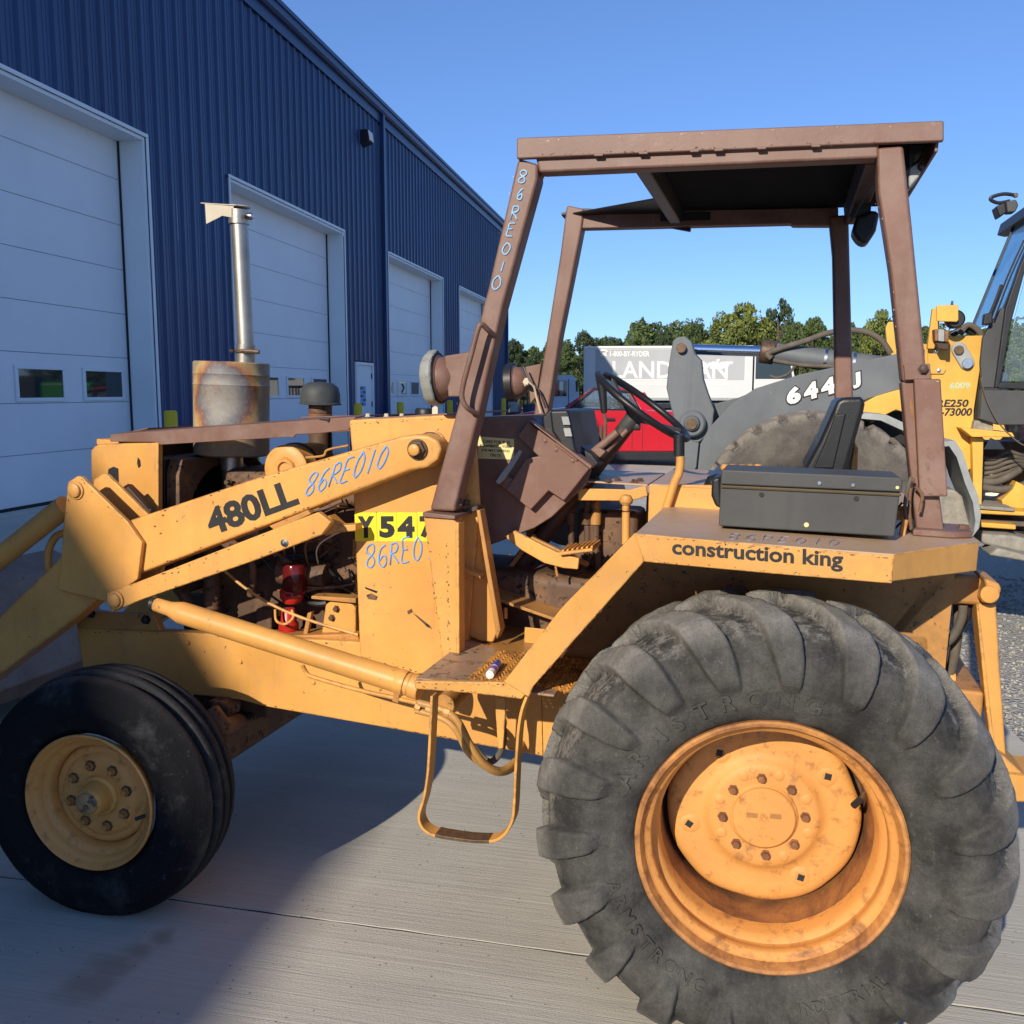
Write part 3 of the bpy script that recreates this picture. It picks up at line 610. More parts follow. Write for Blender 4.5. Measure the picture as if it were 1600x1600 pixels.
def big_tyre(name, cx, cy, cz, R, Wd, N, parent, m, amp=.035, rin=.36, nphi=620, shift=.42, seed=1, prof=None, hand=1, endf=.50):
    s = prof or [(.06, rin), (-.0, rin + .04), (-.035, rin + (R - rin) * .35), (-.03, R * .80), (.0, R * .90), (.035, R * .955), (Wd * .3, R * .985), (Wd * .5, R * .99)]
    half = s; full = half + [(Wd - y, r) for y, r in half[-2::-1]]
    pts = np.array(full, float); seg = np.r_[0, np.cumsum(np.hypot(*np.diff(pts, axis=0).T))]; n = 110; u = np.linspace(0, seg[-1], n)
    yy = np.interp(u, seg, pts[:, 0]); rr = np.interp(u, seg, pts[:, 1])
    for _ in range(3): yy[1:-1] = (yy[:-2] + 2 * yy[1:-1] + yy[2:]) / 4; rr[1:-1] = (rr[:-2] + 2 * rr[1:-1] + rr[2:]) / 4
    ty = np.gradient(yy); trr = np.gradient(rr); ln = np.hypot(ty, trr); ny = -trr / ln; nr = ty / ln   # outward normal
    uc = u - u[-1] / 2; ph = np.linspace(0, 2 * np.pi, nphi, endpoint=False); g = np.random.default_rng(seed)
    PH, U = np.meshgrid(ph, uc, indexing='ij'); pitch = 2 * np.pi / N; hw = Wd / 2
    global LASTP; LASTP = (rr.copy(), yy.copy())
    tot = np.zeros_like(PH)
    for side in (-1, 1):
        v = U * side          # distance from crown toward that side
        sh = shift * (1 - np.exp(-np.clip(v, -.05, 9) / (hw * .95)))
        off = (0 if side < 0 else .5) * pitch
        a = (PH * hand + sh - off) / pitch; idx = np.floor(a); loc = (a - idx - .5) * pitch * R
        wig = np.random.default_rng(seed + 5).uniform(-.004, .004, 400)[(idx.astype(int) % N)]
        end = hw + (R - rin) * endf
        wd = hw * (.155 + .085 * np.clip(v / hw, 0, 1)) * np.where(v > hw, np.sqrt(np.clip(1 - ((v - hw) / (end - hw)) ** 2 * .75, 0, 1)), 1)
        e = np.clip((wd + wig - np.abs(loc)) / .008 + .5, 0, 1); e = e * e * (3 - 2 * e)
        st = np.clip((v + hw * .12) / .02, 0, 1); en = np.clip((end - v) / .03, 0, 1)
        hgt = np.where(v < hw * .9, 1, np.clip(1 - (v - hw * .9) / (end - hw * .9) * .55, .3, 1))
        tot = np.maximum(tot, e * st * en * hgt)
    bumpn = (np.sin(PH * 7 + U * 9) * .002 + np.sin(PH * 23 + 1) * .0012) + (np.sin(PH * 61 + U * 70) * np.sin(PH * 37 - U * 45)) * .0011 * np.clip(tot * 2, 0, 1)
    Hh = tot * amp + bumpn
    rad = rr[None, :] + nr[None, :] * Hh; yv = yy[None, :] + ny[None, :] * Hh
    # flattened where it stands
    X = np.cos(PH) * rad; Z = np.sin(PH) * rad
    V = np.stack([X + cx, yv + cy, np.maximum(Z + cz, .002)], -1).reshape(-1, 3)
    o = grid_mesh(name, V, nphi, n, m, parent, closed_u=True, attr=(np.clip(tot, 0, 1).reshape(-1), np.clip((hw * 1.15 - np.abs(U)) / (hw * .3), 0, 1).reshape(-1))); return o
# ================================================================== THE TAN TRACTOR LOADER
FT = Frame((0, 0, 0), R_(16), GN); O = Vector((.567, 2.06, -.007)); FT.O = O - GN * O.dot(GN)
TR = root('loader_tractor', FT, 'old tan yellow loader tractor with brown canopy frame, marked 480LL', 'tractor')
P = FT.P; CB = .92; FAR = 2 * CB
pl = lambda nm, pts, b, t, m=Y, bev=.003, par=TR: plate(nm, FT, pts, b, t, m, par, bev)
def mir(o, nm=None):
    c = o.copy(); COL.objects.link(c); c.parent = o.parent; c.scale = (1, -1, 1); c.location = (0, FAR, 0); return c
def V(x, y, z): return Vector((x, y, z))
# ---- main frame
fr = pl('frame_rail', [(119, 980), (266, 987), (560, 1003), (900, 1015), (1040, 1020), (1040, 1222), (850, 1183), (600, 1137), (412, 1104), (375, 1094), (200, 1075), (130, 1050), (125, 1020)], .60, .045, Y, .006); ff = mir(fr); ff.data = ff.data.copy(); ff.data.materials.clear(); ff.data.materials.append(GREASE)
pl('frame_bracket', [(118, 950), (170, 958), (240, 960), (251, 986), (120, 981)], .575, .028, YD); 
for x, y in ((143, 958), (229, 968)): p = P(x, y, .575); bolt((p.x, .575, p.z), (0, -1, 0), .013, .016, BLK, TR)
for x, y in ((376, 1034), (490, 1066), (294, 1004)): p = P(x, y, .60); bolt((p.x, .60, p.z), (0, -1, 0), .007, .006, Y, TR)
a = P(150, 1040, .7); c = P(560, 1110, .7)
box('belly_pan', (-2.2, -1.2), (.66, 1.18), (.52, .55), GREASE, TR)
a = P(600, 1003, .58); pl('frame_weld_plate', [(590, 1020), (845, 1048), (848, 1181), (595, 1134)], .594, .006, Y, .002)
# front axle and steering
box('front_axle', (-1.97, -1.75), (.30, 1.54), (.30, .42), GREASE, TR, .02); box('axle_pivot', (-2.02, -1.7), (.72, 1.12), (.40, .56), GREASE, TR, .02)
tube('tie_rod', [P(340, 1180, .55), P(372, 1150, .7), P(425, 1108, .85)], .018, RIMD, TR, 10, False); tube('steering_cylinder', [P(330, 1112, .45), P(350, 1135, .45), P(372, 1128, .6)], .03, GREASE, TR, 10)
pl('steering_knuckle', [(322, 1096), (345, 1096), (358, 1106), (356, 1124), (338, 1118)], .55, .08, GREASE, .01)
# ---- wheels
def rz(o, x, y, ang):      # wheel assembly turned about the vertical through its hub
    M = Matrix.Translation((x, y, 0)) @ Matrix.Rotation(ang, 4, 'Z') @ Matrix.Translation((-x, -y, 0)); o.matrix_local = M
def rear_wheel(cx, cz, side):
    wv = bpy.data.objects.new('rear_wheel', None); COL.objects.link(wv); wv.parent = TR
    big_tyre('tyre', cx, 0, cz, .556, .385, 19, wv, TYR, amp=.031, rin=.288, nphi=760, shift=.36, seed=11,
             prof=[(.030, .290), (-.002, .308), (-.024, .345), (-.040, .41), (-.034, .452), (-.008, .489), (.038, .514), (.11, .527), (.192, .531)], hand=1)
    def wob(t, r, h): return 1 + (.0015 * math.sin(9 * t) + .0012 * math.sin(23 * t + 1)) * (1 if r > .27 else .5)
    lathe('rim_flange', (cx, 0, cz), (0, 1, 0), [(.302, .012), (.306, .002), (.305, -.008), (.300, -.012), (.293, -.010), (.288, .0), (.284, .012)], RIME, wv, 96, wob)
    lathe('rim_seat', (cx, 0, cz), (0, 1, 0), [(.2842, .012), (.279, .020), (.271, .024), (.268, .030), (.267, .044), (.270, .050), (.268, .060), (.258, .068), (.252, .080), (.250, .12)], RIM, wv, 96, wob)
    lathe('rim_barrel', (cx, 0, cz), (0, 1, 0), [(.2502, .118), (.248, .16), (.247, .24), (.250, .28), (.262, .31), (.266, .36), (.29, .40), (.3, .41)], RIMD, wv, 96)
    def wob2(t, r, h):
        if r < .2: return 1
        k = .5 + .5 * math.cos(3 * t + 1.2); return 1 - .025 * (1 - k) ** 6 * (1 if r > .215 else .3) + .004 * math.sin(11 * t)
    lathe('wheel_disc', (cx, 0, cz), (0, 1, 0), [(.236, .205), (.234, .197), (.226, .189), (.212, .185), (.19, .186), (.160, .189), (.142, .185), (.134, .175), (.124, .171), (.110, .170), (.084, .172), (.079, .167), (.05, .167), (0, .167)], DISC, wv, 96, wob2)
    lathe('hub_cap', (cx, 0, cz), (0, 1, 0), [(.077, .171), (.0765, .161), (.073, .1575), (.03, .1565), (.006, .1565), (.005, .154), (0, .154)], DISC, wv, 48)
    lathe('inner_hub_plate', (cx, 0, cz), (0, 1, 0), [(.252, .275), (.20, .27), (0, .27)], GREASE, wv, 48)
    for s in (-1, 1): box('cap_slot', (cx + s * .028 - .014, cx + s * .028 + .012), (.1545, .1575), (cz + .002 * s + .002, cz + .014 + .002 * s), YD, wv, .001)
    for k in range(8):
        t = 2 * math.pi * (k + .15) / 8; bolt((cx + .099 * math.cos(t), .1715, cz + .099 * math.sin(t)), (0, -1, 0), .0095, .016, RIMD, wv, 'wheel_bolt')
        t += math.pi / 8; lathe('disc_dimple', (cx + .112 * math.cos(t), .1725, cz + .112 * math.sin(t)), (0, -1, 0), [(.016, 0), (.012, .003), (.006, .0045), (0, .005)], DISC, wv, 14)
    for (dx, dz) in ((-.115, .145), (.135, .105), (.082, -.125), (-.165, -.045)):
        rr = math.hypot(dx, dz); dx, dz = dx / rr * .185, dz / rr * .185
        lathe('square_hole_boss', (cx + dx, .1885, cz + dz), (0, -1, 0), [(.028, 0), (.02, .004), (.013, .0045)], DISC, wv, 20)
        tt = math.atan2(dz, dx); e = [(math.cos(tt + k * math.pi / 2) * .011, math.sin(tt + k * math.pi / 2) * .011) for k in range(4)]
        prism('square_hole', [(cx + dx + x, .1840, cz + dz + z) for x, z in e], (0, .002, 0), GASK, wv, 0)
    tube('valve_stem', [(cx + .215, .10, cz + .118), (cx + .205, .085, cz + .106), (cx + .192, .072, cz + .098)], .0055, BOLT, wv, 8); tube('valve_cap', [(cx + .205, .085, cz + .106), (cx + .188, .069, cz + .096)], .008, BLK, wv, 8)
    return wv
def round_text(nm, s, cx, cz, yf, r, a0, a1, h, m, par, flip=False, bold=.015):
    n = len(s)
    for i, c in enumerate(s):
        if c == ' ': continue
        bm = bmesh.new()
        t = a0 + (a1 - a0) * i / max(1, n - 1); Vt, Ft = text_mesh(c, bold, .5); mn = Vt.min(0); mx = Vt.max(0)
        er = Vector((math.cos(t), 0, math.sin(t))); et = Vector((math.sin(t), 0, -math.cos(t)))
        if flip: er, et = -er, -et
        k = h / .70; vs = []
        base = Vector((cx, yf(r), cz)) + Vector((math.cos(t), 0, math.sin(t))) * r
        for v in Vt:
            x = (v[0] - (mn[0] + mx[0]) / 2) * k; z = (v[1] - .35) * k; q_ = base + et * x + er * z
            rr = math.hypot(q_.x - cx, q_.z - cz); q_.y = yf(rr) - (.0052 if v[2] > 0 else -.004); vs.append(bm.verts.new(q_))
        for f in Ft:
            try: bm.faces.new([vs[j] for j in f])
            except Exception: pass
        from_bm(nm, bm, m, par)
SP = None
def side_y(r): return float(np.interp(r, SP[0], SP[1]))
RWX, RWZ = -.012, .568
rwh = rear_wheel(RWX, RWZ, 0)
SP = (LASTP[0][:45], LASTP[1][:45]); SP = (SP[0][:int(np.argmax(SP[0] > .47))], SP[1][:int(np.argmax(SP[0] > .47))])
round_text('tyre_letter', 'ARMSTRONG', RWX, RWZ, side_y, .364, R_(157), R_(79), .040, TYR, rwh); round_text('tyre_letter', 'INDUSTRIAL', RWX, RWZ, side_y, .372, R_(-76), R_(-45), .026, TYR, rwh, True)
round_text('tyre_letter', 'ARMSTRONG', RWX, RWZ, side_y, .366, R_(-160), R_(-112), .030, TYR, rwh, True, .008)
rz(rwh, RWX, .15, R_(5))
fr_ = bpy.data.objects.new('rear_wheel', None); COL.objects.link(fr_); fr_.parent = TR
for ch in list(rwh.children)[:4]:
    c = ch.copy(); COL.objects.link(c); c.parent = fr_
fr_.scale = (1, -1, 1); fr_.location = (0, FAR, 0)
FWX, FWY, FWZ = -1.912, .045, .352
def front_wheel():
    wv = bpy.data.objects.new('front_wheel', None); COL.objects.link(wv); wv.parent = TR
    pr = [(.196, .045), (.205, .02), (.220, .004), (.222, .0), (.228, -.003), (.232, -.003), (.262, -.016), (.276, -.0185), (.278, -.0205), (.283, -.0205), (.285, -.0185), (.30, -.017), (.318, -.011), (.320, -.013), (.325, -.0105), (.332, -.004), (.352, .012), (.360, .022), (.363, .030), (.3655, .048), (.366, .060), (.363, .066), (.343, .070), (.341, .080), (.345, .088), (.368, .094), (.372, .100), (.3725, .118), (.370, .124), (.353, .129), (.353, .138), (.370, .144), (.3725, .150), (.372, .168), (.368, .174), (.345, .18), (.343, .196), (.366, .204), (.365, .222), (.358, .24), (.33, .262), (.28, .272), (.22, .26), (.2, .22)]
    def wob(t, r, h): return 1 + .0012 * math.sin(9 * t + h * 30) + .001 * math.sin(31 * t)
    bm = bmesh.new(); lathe_bm(bm, (FWX, FWY, FWZ), (0, 1, 0), [(a_, b_ if b_ < .03 else .03 + (b_ - .03) * .82) for a_, b_ in pr], 140, wob)
    for v in bm.verts: v.co.z = max(.002, v.co.z)
    o = from_bm('tyre', bm, TYF, wv, smooth='auto')
    at = o.data.attributes.new('lug', 'FLOAT', 'POINT'); at.data.foreach_set('value', [max(0, min(1, (math.hypot(v.co.x - FWX, v.co.z - FWZ) - .358) / .006)) if v.co.y - FWY > .015 else 0 for v in o.data.vertices])
    lathe('rim', (FWX, FWY, FWZ), (0, 1, 0), [(.200, .02), (.2065, .008), (.206, .0), (.201, -.004), (.196, .0), (.192, .012), (.186, .018), (.180, .022), (.176, .034), (.172, .040), (.163, .044), (.156, .052), (.154, .085), (.150, .1), (.10, .11)], DISC, wv, 80)
    lathe('wheel_disc', (FWX, FWY, FWZ), (0, 1, 0), [(.153, .080), (.148, .070), (.140, .066), (.128, .067), (.118, .058), (.110, .054), (.072, .054), (.066, .058), (.05, .06), (0, .06)], DISC, wv, 64, lambda t, r, h: 1 + (.018 * math.cos(8 * t) if .10 < r < .13 else 0))
    lathe('hub', (FWX, FWY, FWZ), (0, 1, 0), [(.064, .062), (.060, .050), (.050, .046), (.046, .030), (.043, .006), (.038, -.002), (.032, -.004), (.030, -.002)], Y, wv, 40)
    lathe('hub_cap', (FWX, FWY, FWZ), (0, 1, 0), [(.034, .0), (.034, -.006), (.030, -.012), (.018, -.016), (0, -.017)], paint('worn_hub_cap', (.45, .26, .10), wear=(.05, .045, .035), chips=.50), wv, 32)
    for k in range(8):
        t = 2 * math.pi * (k + .35) / 8; x, z = FWX + .094 * math.cos(t), FWZ + .094 * math.sin(t)
        lathe('bolt_washer', (x, FWY + .054, z), (0, -1, 0), [(.0, .004), (.016, .004), (.018, 0)], GREASE, wv, 7); bolt((x, FWY + .0515, z), (0, -1, 0), .009, .018, YD, wv, 'wheel_bolt')
    tube('valve_stem', [(FWX + .165, FWY + .03, FWZ - .03), (FWX + .145, FWY + .01, FWZ - .035)], .006, BLK, wv, 8); return wv
fwh = front_wheel(); rz(fwh, FWX, FWY + .13, R_(5))
f2 = bpy.data.objects.new('front_wheel', None); COL.objects.link(f2); f2.parent = TR
for ch in list(fwh.children)[:4]:
    c = ch.copy(); COL.objects.link(c); c.parent = f2
f2.matrix_local = Matrix.Translation((0, FAR - .02, 0)) @ Matrix.Diagonal((1, -1, 1, 1)) @ fwh.matrix_local
# ---- front: nose, radiator, hood
nose = [(147, 697), (153, 694), (240, 691), (247, 692), (247, 835), (142, 872), (141, 703)]
A = [P(x, y, .60) for x, y in nose]; xn = A[3].x
bm = bmesh.new(); poly_prism(bm, A, V(0, .03, 0)); from_bm('nose_side', bm, Y, TR, bev=.008)
prism('nose_side', [p + V(0, .61, 0) for p in A], (0, .03, 0), Y, TR, .008)
pl('nose_flange', [(241, 692), (247.5, 692), (247.5, 835), (241, 837)], .594, .006, Y, .002)
pl('chipped_badge', [(169, 733), (173, 731), (177, 729), (184, 732), (185, 761), (167, 759)], .597, .003, BLK, .001)
z0 = A[4].z; z1 = A[2].z
box('grille', (A[6].x, A[6].x + .02), (.63, 1.21), (z0, z1 - .02), BLK, TR, .002); box('nose_top', (A[6].x, A[6].x + .1), (.63, 1.21), (z1 - .03, z1 - .002), Y, TR, .004)
for k in range(9): box('grille_bar', (A[6].x - .012, A[6].x - .001), (.66 + k * .06, .67 + k * .06), (z0, z1 - .04), YD, TR, 0)
box('radiator_core', (xn - .10, xn - .02), (.66, 1.18), (z0 - .15, z1 - .06), BLK, TR, .004)
# fan shroud with its round opening
def shroud():
    bm = bmesh.new(); xs = P(300, 760, .9).x; xs = xn + .035; cy, cz, r = .93, 1.06, .215; n = 40
    co = lambda t, rad: (xs, cy + math.cos(t) * rad, cz + math.sin(t) * rad)
    lo, hi = (.665, 1.185), (.83, 1.305); out = []; inn = []
    for k in range(n):
        t = 2 * math.pi * k / n; c, s = math.cos(t), math.sin(t); m = min(((hi_ - cy) / c if c > 0 else (lo_ - cy) / c) if abs(c) > 1e-6 else 9 for lo_, hi_ in (lo,)); m2 = ((hi[1] - cz) / s if s > 0 else (hi[0] - cz) / s) if abs(s) > 1e-6 else 9
        out.append(bm.verts.new(co(t, min(m, m2)))); inn.append(bm.verts.new(co(t, r)))
    i2 = [bm.verts.new((v.co.x - .06, v.co.y, v.co.z)) for v in inn]; o2 = [bm.verts.new((v.co.x - .05, v.co.y, v.co.z)) for v in out]
    for k in range(n):
        j = (k + 1) % n; bm.faces.new((out[k], out[j], inn[j], inn[k])); bm.faces.new((inn[k], inn[j], i2[j], i2[k])); bm.faces.new((out[k], out[j], o2[j], o2[k]))
    return from_bm('fan_shroud', bm, GREASE, TR, bev=.003), xs
sh, xs = shroud()
for k in range(6):
    t = k * math.pi / 3 + .3; u = V(0, math.cos(t), math.sin(t)); w_ = V(.03, -math.sin(t) * .045, math.cos(t) * .045); c0 = V(xs - .02, .93, 1.06)
    hexa('fan_blade', [c0 + u * .04 - w_, c0 + u * .2 - w_ * 1.3, c0 + u * .2 + w_ * 1.3, c0 + u * .04 + w_], [p + V(.003, 0, 0) for p in (c0 + u * .04 - w_, c0 + u * .2 - w_ * 1.3, c0 + u * .2 + w_ * 1.3, c0 + u * .04 + w_)], BLK, TR, 0)
# hood
hf = pl('hood_flange', [(172, 681), (180, 678), (500, 655), (556, 651), (545, 672), (500, 677), (462, 679), (458, 684), (450, 683), (400, 686), (250, 695), (240, 691), (172, 690)], .597, .006, BR, .002); mir(hf)
h0, h1, h2 = P(180, 678, .6), P(500, 655, .6), P(556, 651, .6)
hexa('hood_top', [V(h0.x - .02, .600, h0.z - .003), V(h2.x, .600, h2.z - .003), V(h2.x, .70, h2.z + .006), V(h0.x - .02, .70, h0.z + .004)], [v - V(0, 0, .004) for v in (V(h0.x - .02, .600, h0.z - .003), V(h2.x, .600, h2.z - .003), V(h2.x, .70, h2.z + .006), V(h0.x - .02, .70, h0.z + .004))], BR, TR, .001)
hexa('hood_top', [V(h0.x - .02, .702, h0.z + .004), V(-2.17, .702, h0.z + .020), V(-2.17, FAR - .6, h0.z + .018), V(h0.x - .02, FAR - .6, h0.z)], [v - V(0, 0, .004) for v in (V(h0.x - .02, .702, h0.z + .004), V(-2.17, .702, h0.z + .020), V(-2.17, FAR - .6, h0.z + .018), V(h0.x - .02, FAR - .6, h0.z))], BR, TR, .001)
hexa('hood_top', [V(-1.58, .702, h1.z), V(h2.x, .702, h2.z + .004), V(h2.x, FAR - .6, h2.z), V(-1.58, FAR - .6, h1.z - .006)], [v - V(0, 0, .004) for v in (V(-1.58, .702, h1.z), V(h2.x, .702, h2.z + .004), V(h2.x, FAR - .6, h2.z), V(-1.58, FAR - .6, h1.z - .006))], BR, TR, .001)
pl('hood_strap', [(497, 655), (515, 653.5), (513, 660), (508, 657)], .592, .004, BLK, .001)
pl('hood_brace', [(372, 688), (378, 690), (412, 730), (420, 760), (404, 752), (372, 712)], 1.05, .006, GREASE, .002)
# muffler and stack
mc_ = P(362, 615, CB); mt = P(362, 566, CB); mb = P(362, 711, CB); MX, MY = mc_.x, CB; mr = (P(413, 615, CB) - P(311.5, 615, CB)).length / 2
mf = lathe('muffler', (0, 0, 0), (0, 0, 1), [(.035, mb.z - mt.z), (mr - .012, mb.z - mt.z), (mr, mb.z - mt.z + .006), (mr, -.24), (mr + .0015, -.238), (mr, -.236), (mr, -.085), (mr + .002, -.082), (mr, -.079), (mr, -.047), (mr + .002, -.044), (mr, -.041), (mr, -.004), (mr - .004, .0), (mr - .01, -.004), (.036, .002)], MUF, TR, 56)
mf.location = (MX, MY, mt.z)
pb = P(358, 764, CB); tube('down_pipe', [V(MX, MY, mb.z + .002), V(MX, MY, pb.z - .05)], .034, PIPE, TR, 24, False); lathe('pipe_collar', (MX, MY, mb.z - .055), (0, 0, 1), [(.034, 0), (.040, 0), (.040, .05), (.034, .05)], PIPE, TR, 28)
st = P(373, 342, CB); so_ = P(384, 566, CB); sx0 = P(384, 566, CB).x; sx1 = P(373.5, 330, CB).x
tube('exhaust_stack', [V(sx0 - .002, CB, mt.z - .01), V(sx0, CB, P(384, 538, CB).z)], .0335, PIPE, TR, 28, False); tube('exhaust_stack', [V(sx0, CB, P(384, 538, CB).z - .01), V(sx1, CB, P(373, 335, CB).z)], .0295, PIPE, TR, 28, False)
zc = P(384, 549, CB).z; lathe('stack_clamp', (sx0, CB, zc - .006), (0, 0, 1), [(.034, 0), (.041, .001), (.041, .011), (.034, .012)], BOLT, TR, 28); tube('clamp_bolt', [V(sx0 + .01, CB - .045, zc), V(sx0 + .075, CB - .035, zc - .002)], .008, BOLT, TR, 8, False); tube('clamp_bolt', [V(sx0 - .05, CB - .02, zc), V(sx0 - .03, CB - .045, zc)], .006, BOLT, TR, 8, False)
zr = P(373, 345, CB).z; lathe('rain_cap_collar', (sx1, CB, zr), (0, 0, 1), [(.031, -.012), (.036, -.012), (.036, .036), (.031, .036)], PIPE, TR, 28)
zt = P(373, 330, CB).z
def cap():
    bm = bmesh.new(); n = 20; pts = [V(sx1 + .04 * math.cos(t), CB + .04 * math.sin(t), zt + .012 + (.006 if k % 1 else 0)) for k, t in enumerate([math.pi * (-.5 + k / n) for k in range(n + 1)])]
    pts += [V(P(322, 318, CB).x, CB + .035, zt + .022), V(P(322, 318, CB).x, CB - .035, zt + .022)]; poly_prism(bm, pts, V(0, 0, .004)); return from_bm('rain_cap', bm, paint('pale_cap_paint', (.60, .52, .38), wear=(.10, .07, .04), chips=.6), TR, bev=.002)
cap(); CAPM = MT['pale_cap_paint']
for b in (CB - .035, CB + .031): pl('rain_cap_cheek', [(320, 318), (366, 319), (362, 340), (347, 337), (340, 341), (322, 350)], b, .004, CAPM, .001)
p = P(391, 338, CB); lathe('cap_weight', (p.x - .012, CB, p.z), (1, 0, 0), [(0, -.004), (.010, 0), (.013, .012), (.009, .022), (0, .026)], STEEL, TR, 20); tube('cap_pivot', [P(380, 338, CB - .035), P(391, 339, CB)], .005, BOLT, TR, 8, False)
# pre-cleaner, air cleaner drum
pc = P(500.5, 632, CB); rr = (P(530, 632, CB) - P(471, 632, CB)).length / 2
lathe('pre_cleaner', (pc.x, CB, pc.z), (0, 0, 1), [(.0, -.004), (rr * .5, -.004), (rr * 1.0, .0), (rr * 1.0, .004), (rr * .94, .008), (rr * .94, .035), (rr * .86, .060), (rr * .6, .076), (0, .080)], flat('faded_black_plastic', (.045, .048, .046), .6, var=.35), TR, 44)
lathe('intake_neck', (pc.x, CB, pc.z), (0, 0, 1), [(.041, -.002), (.041, -.03), (.039, -.031), (.040, -.06), (.062, -.062), (.062, -.066), (.04, -.068), (.038, -.20), (.06, -.26), (.075, -.32), (.075, -.42)], GREASE, TR, 32); lathe('intake_band', (pc.x, CB, pc.z - .052), (0, 0, 1), [(.0405, 0), (.0425, .002), (.0425, .018), (.0405, .02)], RIMD, TR, 32)
dc = P(445, 733, .66); lathe('air_cleaner', (dc.x, .655, dc.z), (0, 1, 0), [(0, .008), (.022, .008), (.024, .0), (.034, .0), (.038, .007), (.070, .006), (.079, .012), (.080, .02), (.080, .075), (.083, .08), (.083, .086), (.079, .09), (.079, .22), (0, .22)], Y, TR, 48); lathe('drum_band', (dc.x, .725, dc.z), (0, 1, 0), [(.081, 0), (.0845, 0), (.0845, .02), (.081, .02)], GREASE, TR, 48)
tube('fuel_line', [P(478, 715, .64), P(505, 712, .64), P(512, 703, .64), P(545, 696, .62)], .004, YD, TR, 6)
# ---- engine seen through the open side
box('engine_block', (-2.0, -1.25), (.80, 1.1), (.62, 1.16), GREASE, TR, .02); box('cylinder_head', (-1.95, -1.3), (.82, 1.06), (1.16, 1.27), GREASE, TR, .03)
g2 = random.Random(3)
for k in range(26):
    x = g2.uniform(-1.98, -1.3); z = g2.uniform(.68, 1.24); nm = g2.choice(['engine_boss', 'engine_cover', 'engine_fitting'])
    if k % 3 == 0: cyl(nm, (x, .80 - g2.uniform(.01, .07), z), (0, 1, 0), g2.uniform(.012, .035), .09, GREASE, TR, 16)
    elif k % 3 == 1: box(nm, (x, x + g2.uniform(.03, .09)), (.80 - g2.uniform(.01, .06), .82), (z, z + g2.uniform(.02, .07)), GREASE if k % 2 else YD, TR, .006)
    else: bolt((x, .80, z), (0, -1, 0), .010, .02, BOLT, TR)
for k in range(9):
    x = g2.uniform(-2.0, -1.6); z = g2.uniform(.85, 1.25); tube('engine_line', [V(x, .76, z), V(x + .1, .72, z + g2.uniform(-.08, .08)), V(x + .25, .75, z + g2.uniform(-.15, .1)), V(x + .4, .78, z + g2.uniform(-.15, .1))], g2.choice([.004, .006, .010]), g2.choice([GREASE, BLK, RIMD]), TR, 6)
hp = P(331, 905, .72)
def bellows():
    bm = bmesh.new(); pr = [(0, -.13)]; 
    for k in range(13): pr += [(.028, -.13 + k * .02), (.034, -.12 + k * .02)]
    pr.append((0, .13)); lathe_bm(bm, (hp.x, .72, hp.z), (0, 0, 1), pr, 20); return from_bm('radiator_hose', bm, GREASE, TR, smooth=True)
bellows()
for x0_, y0_, x1_, y1_, r in ((262, 900, 300, 960, .02), (386, 850, 392, 930, .014), (420, 860, 470, 900, .012)): tube('coolant_pipe', [P(x0_, y0_, .73), P((x0_ + x1_) / 2 + 6, (y0_ + y1_) / 2, .71), P(x1_, y1_, .73)], r, GREASE, TR, 10)
lathe('fan_pulley', (-2.02, .93, 1.03), (1, 0, 0), [(0, 0), (.06, 0), (.07, .01), (.06, .02), (.07, .03), (0, .04)], BOLT, TR, 28)
# red fuel filter with glass bowl
f0 = P(458, 930, .70)
lathe('filter_bowl', (P(461, 898, .7).x, .70, P(461, 922, .7).z), (0, 0, 1), [(0, 0), (.040, 0), (.042, .006), (.041, .085), (.037, .092), (0, .092)], flat('dark_red_bowl', (.10, .008, .008), .15, var=.2, bmp=0), TR, 28)
lathe('fuel_filter', (P(456, 930, .7).x, .70, P(456, 942, .7).z), (0, 0, 1), [(0, 0), (.026, .0), (.040, .018), (.041, .04), (.034, .052), (0, .054)], RED, TR, 28)
lathe('fuel_filter', (P(451, 985, .7).x, .70, P(451, 987, .7).z), (0, 0, 1), [(0, 0), (.030, 0), (.034, .006), (.034, .03), (.027, .038), (.025, .075), (.020, .082), (0, .084)], RED, TR, 28)
text_on('filter_print', 'W 962', P(446, 934, .657), P(470, 932, .657), P(446, 928, .657), INK, TR, .02, .001)
tube('filter_bracket', [P(430, 952, .64), P(432, 970, .63), P(446, 975, .62), P(458, 965, .63), P(456, 953, .64)], .0045, Y, TR, 8)
tube('dip_rod', [P(352, 893, .66), P(385, 920, .65), P(425, 945, .64), P(480, 968, .63), P(560, 992, .62)], .005, Y, TR, 8)
pl('engine_bracket', [(508, 945), (518, 938), (548, 942), (556, 950), (556, 990), (502, 990)], .66, .05, Y, .006); pl('engine_bracket', [(486, 931), (556, 935), (556, 943), (486, 936)], .64, .06, YD, .003); pl('engine_bracket', [(480, 958), (487, 956), (480, 992), (473, 992)], .65, .02, YD); pl('engine_sill', [(380, 995), (560, 990), (562, 1012), (480, 1010)], .63, .10, YD, .006)
for x, y in ((526, 951), (541, 877), (519, 965)): p = P(x, y, .66); bolt((p.x, .66 if y > 900 else .70, p.z), (0, -1, 0), .009, .014, BOLT, TR)
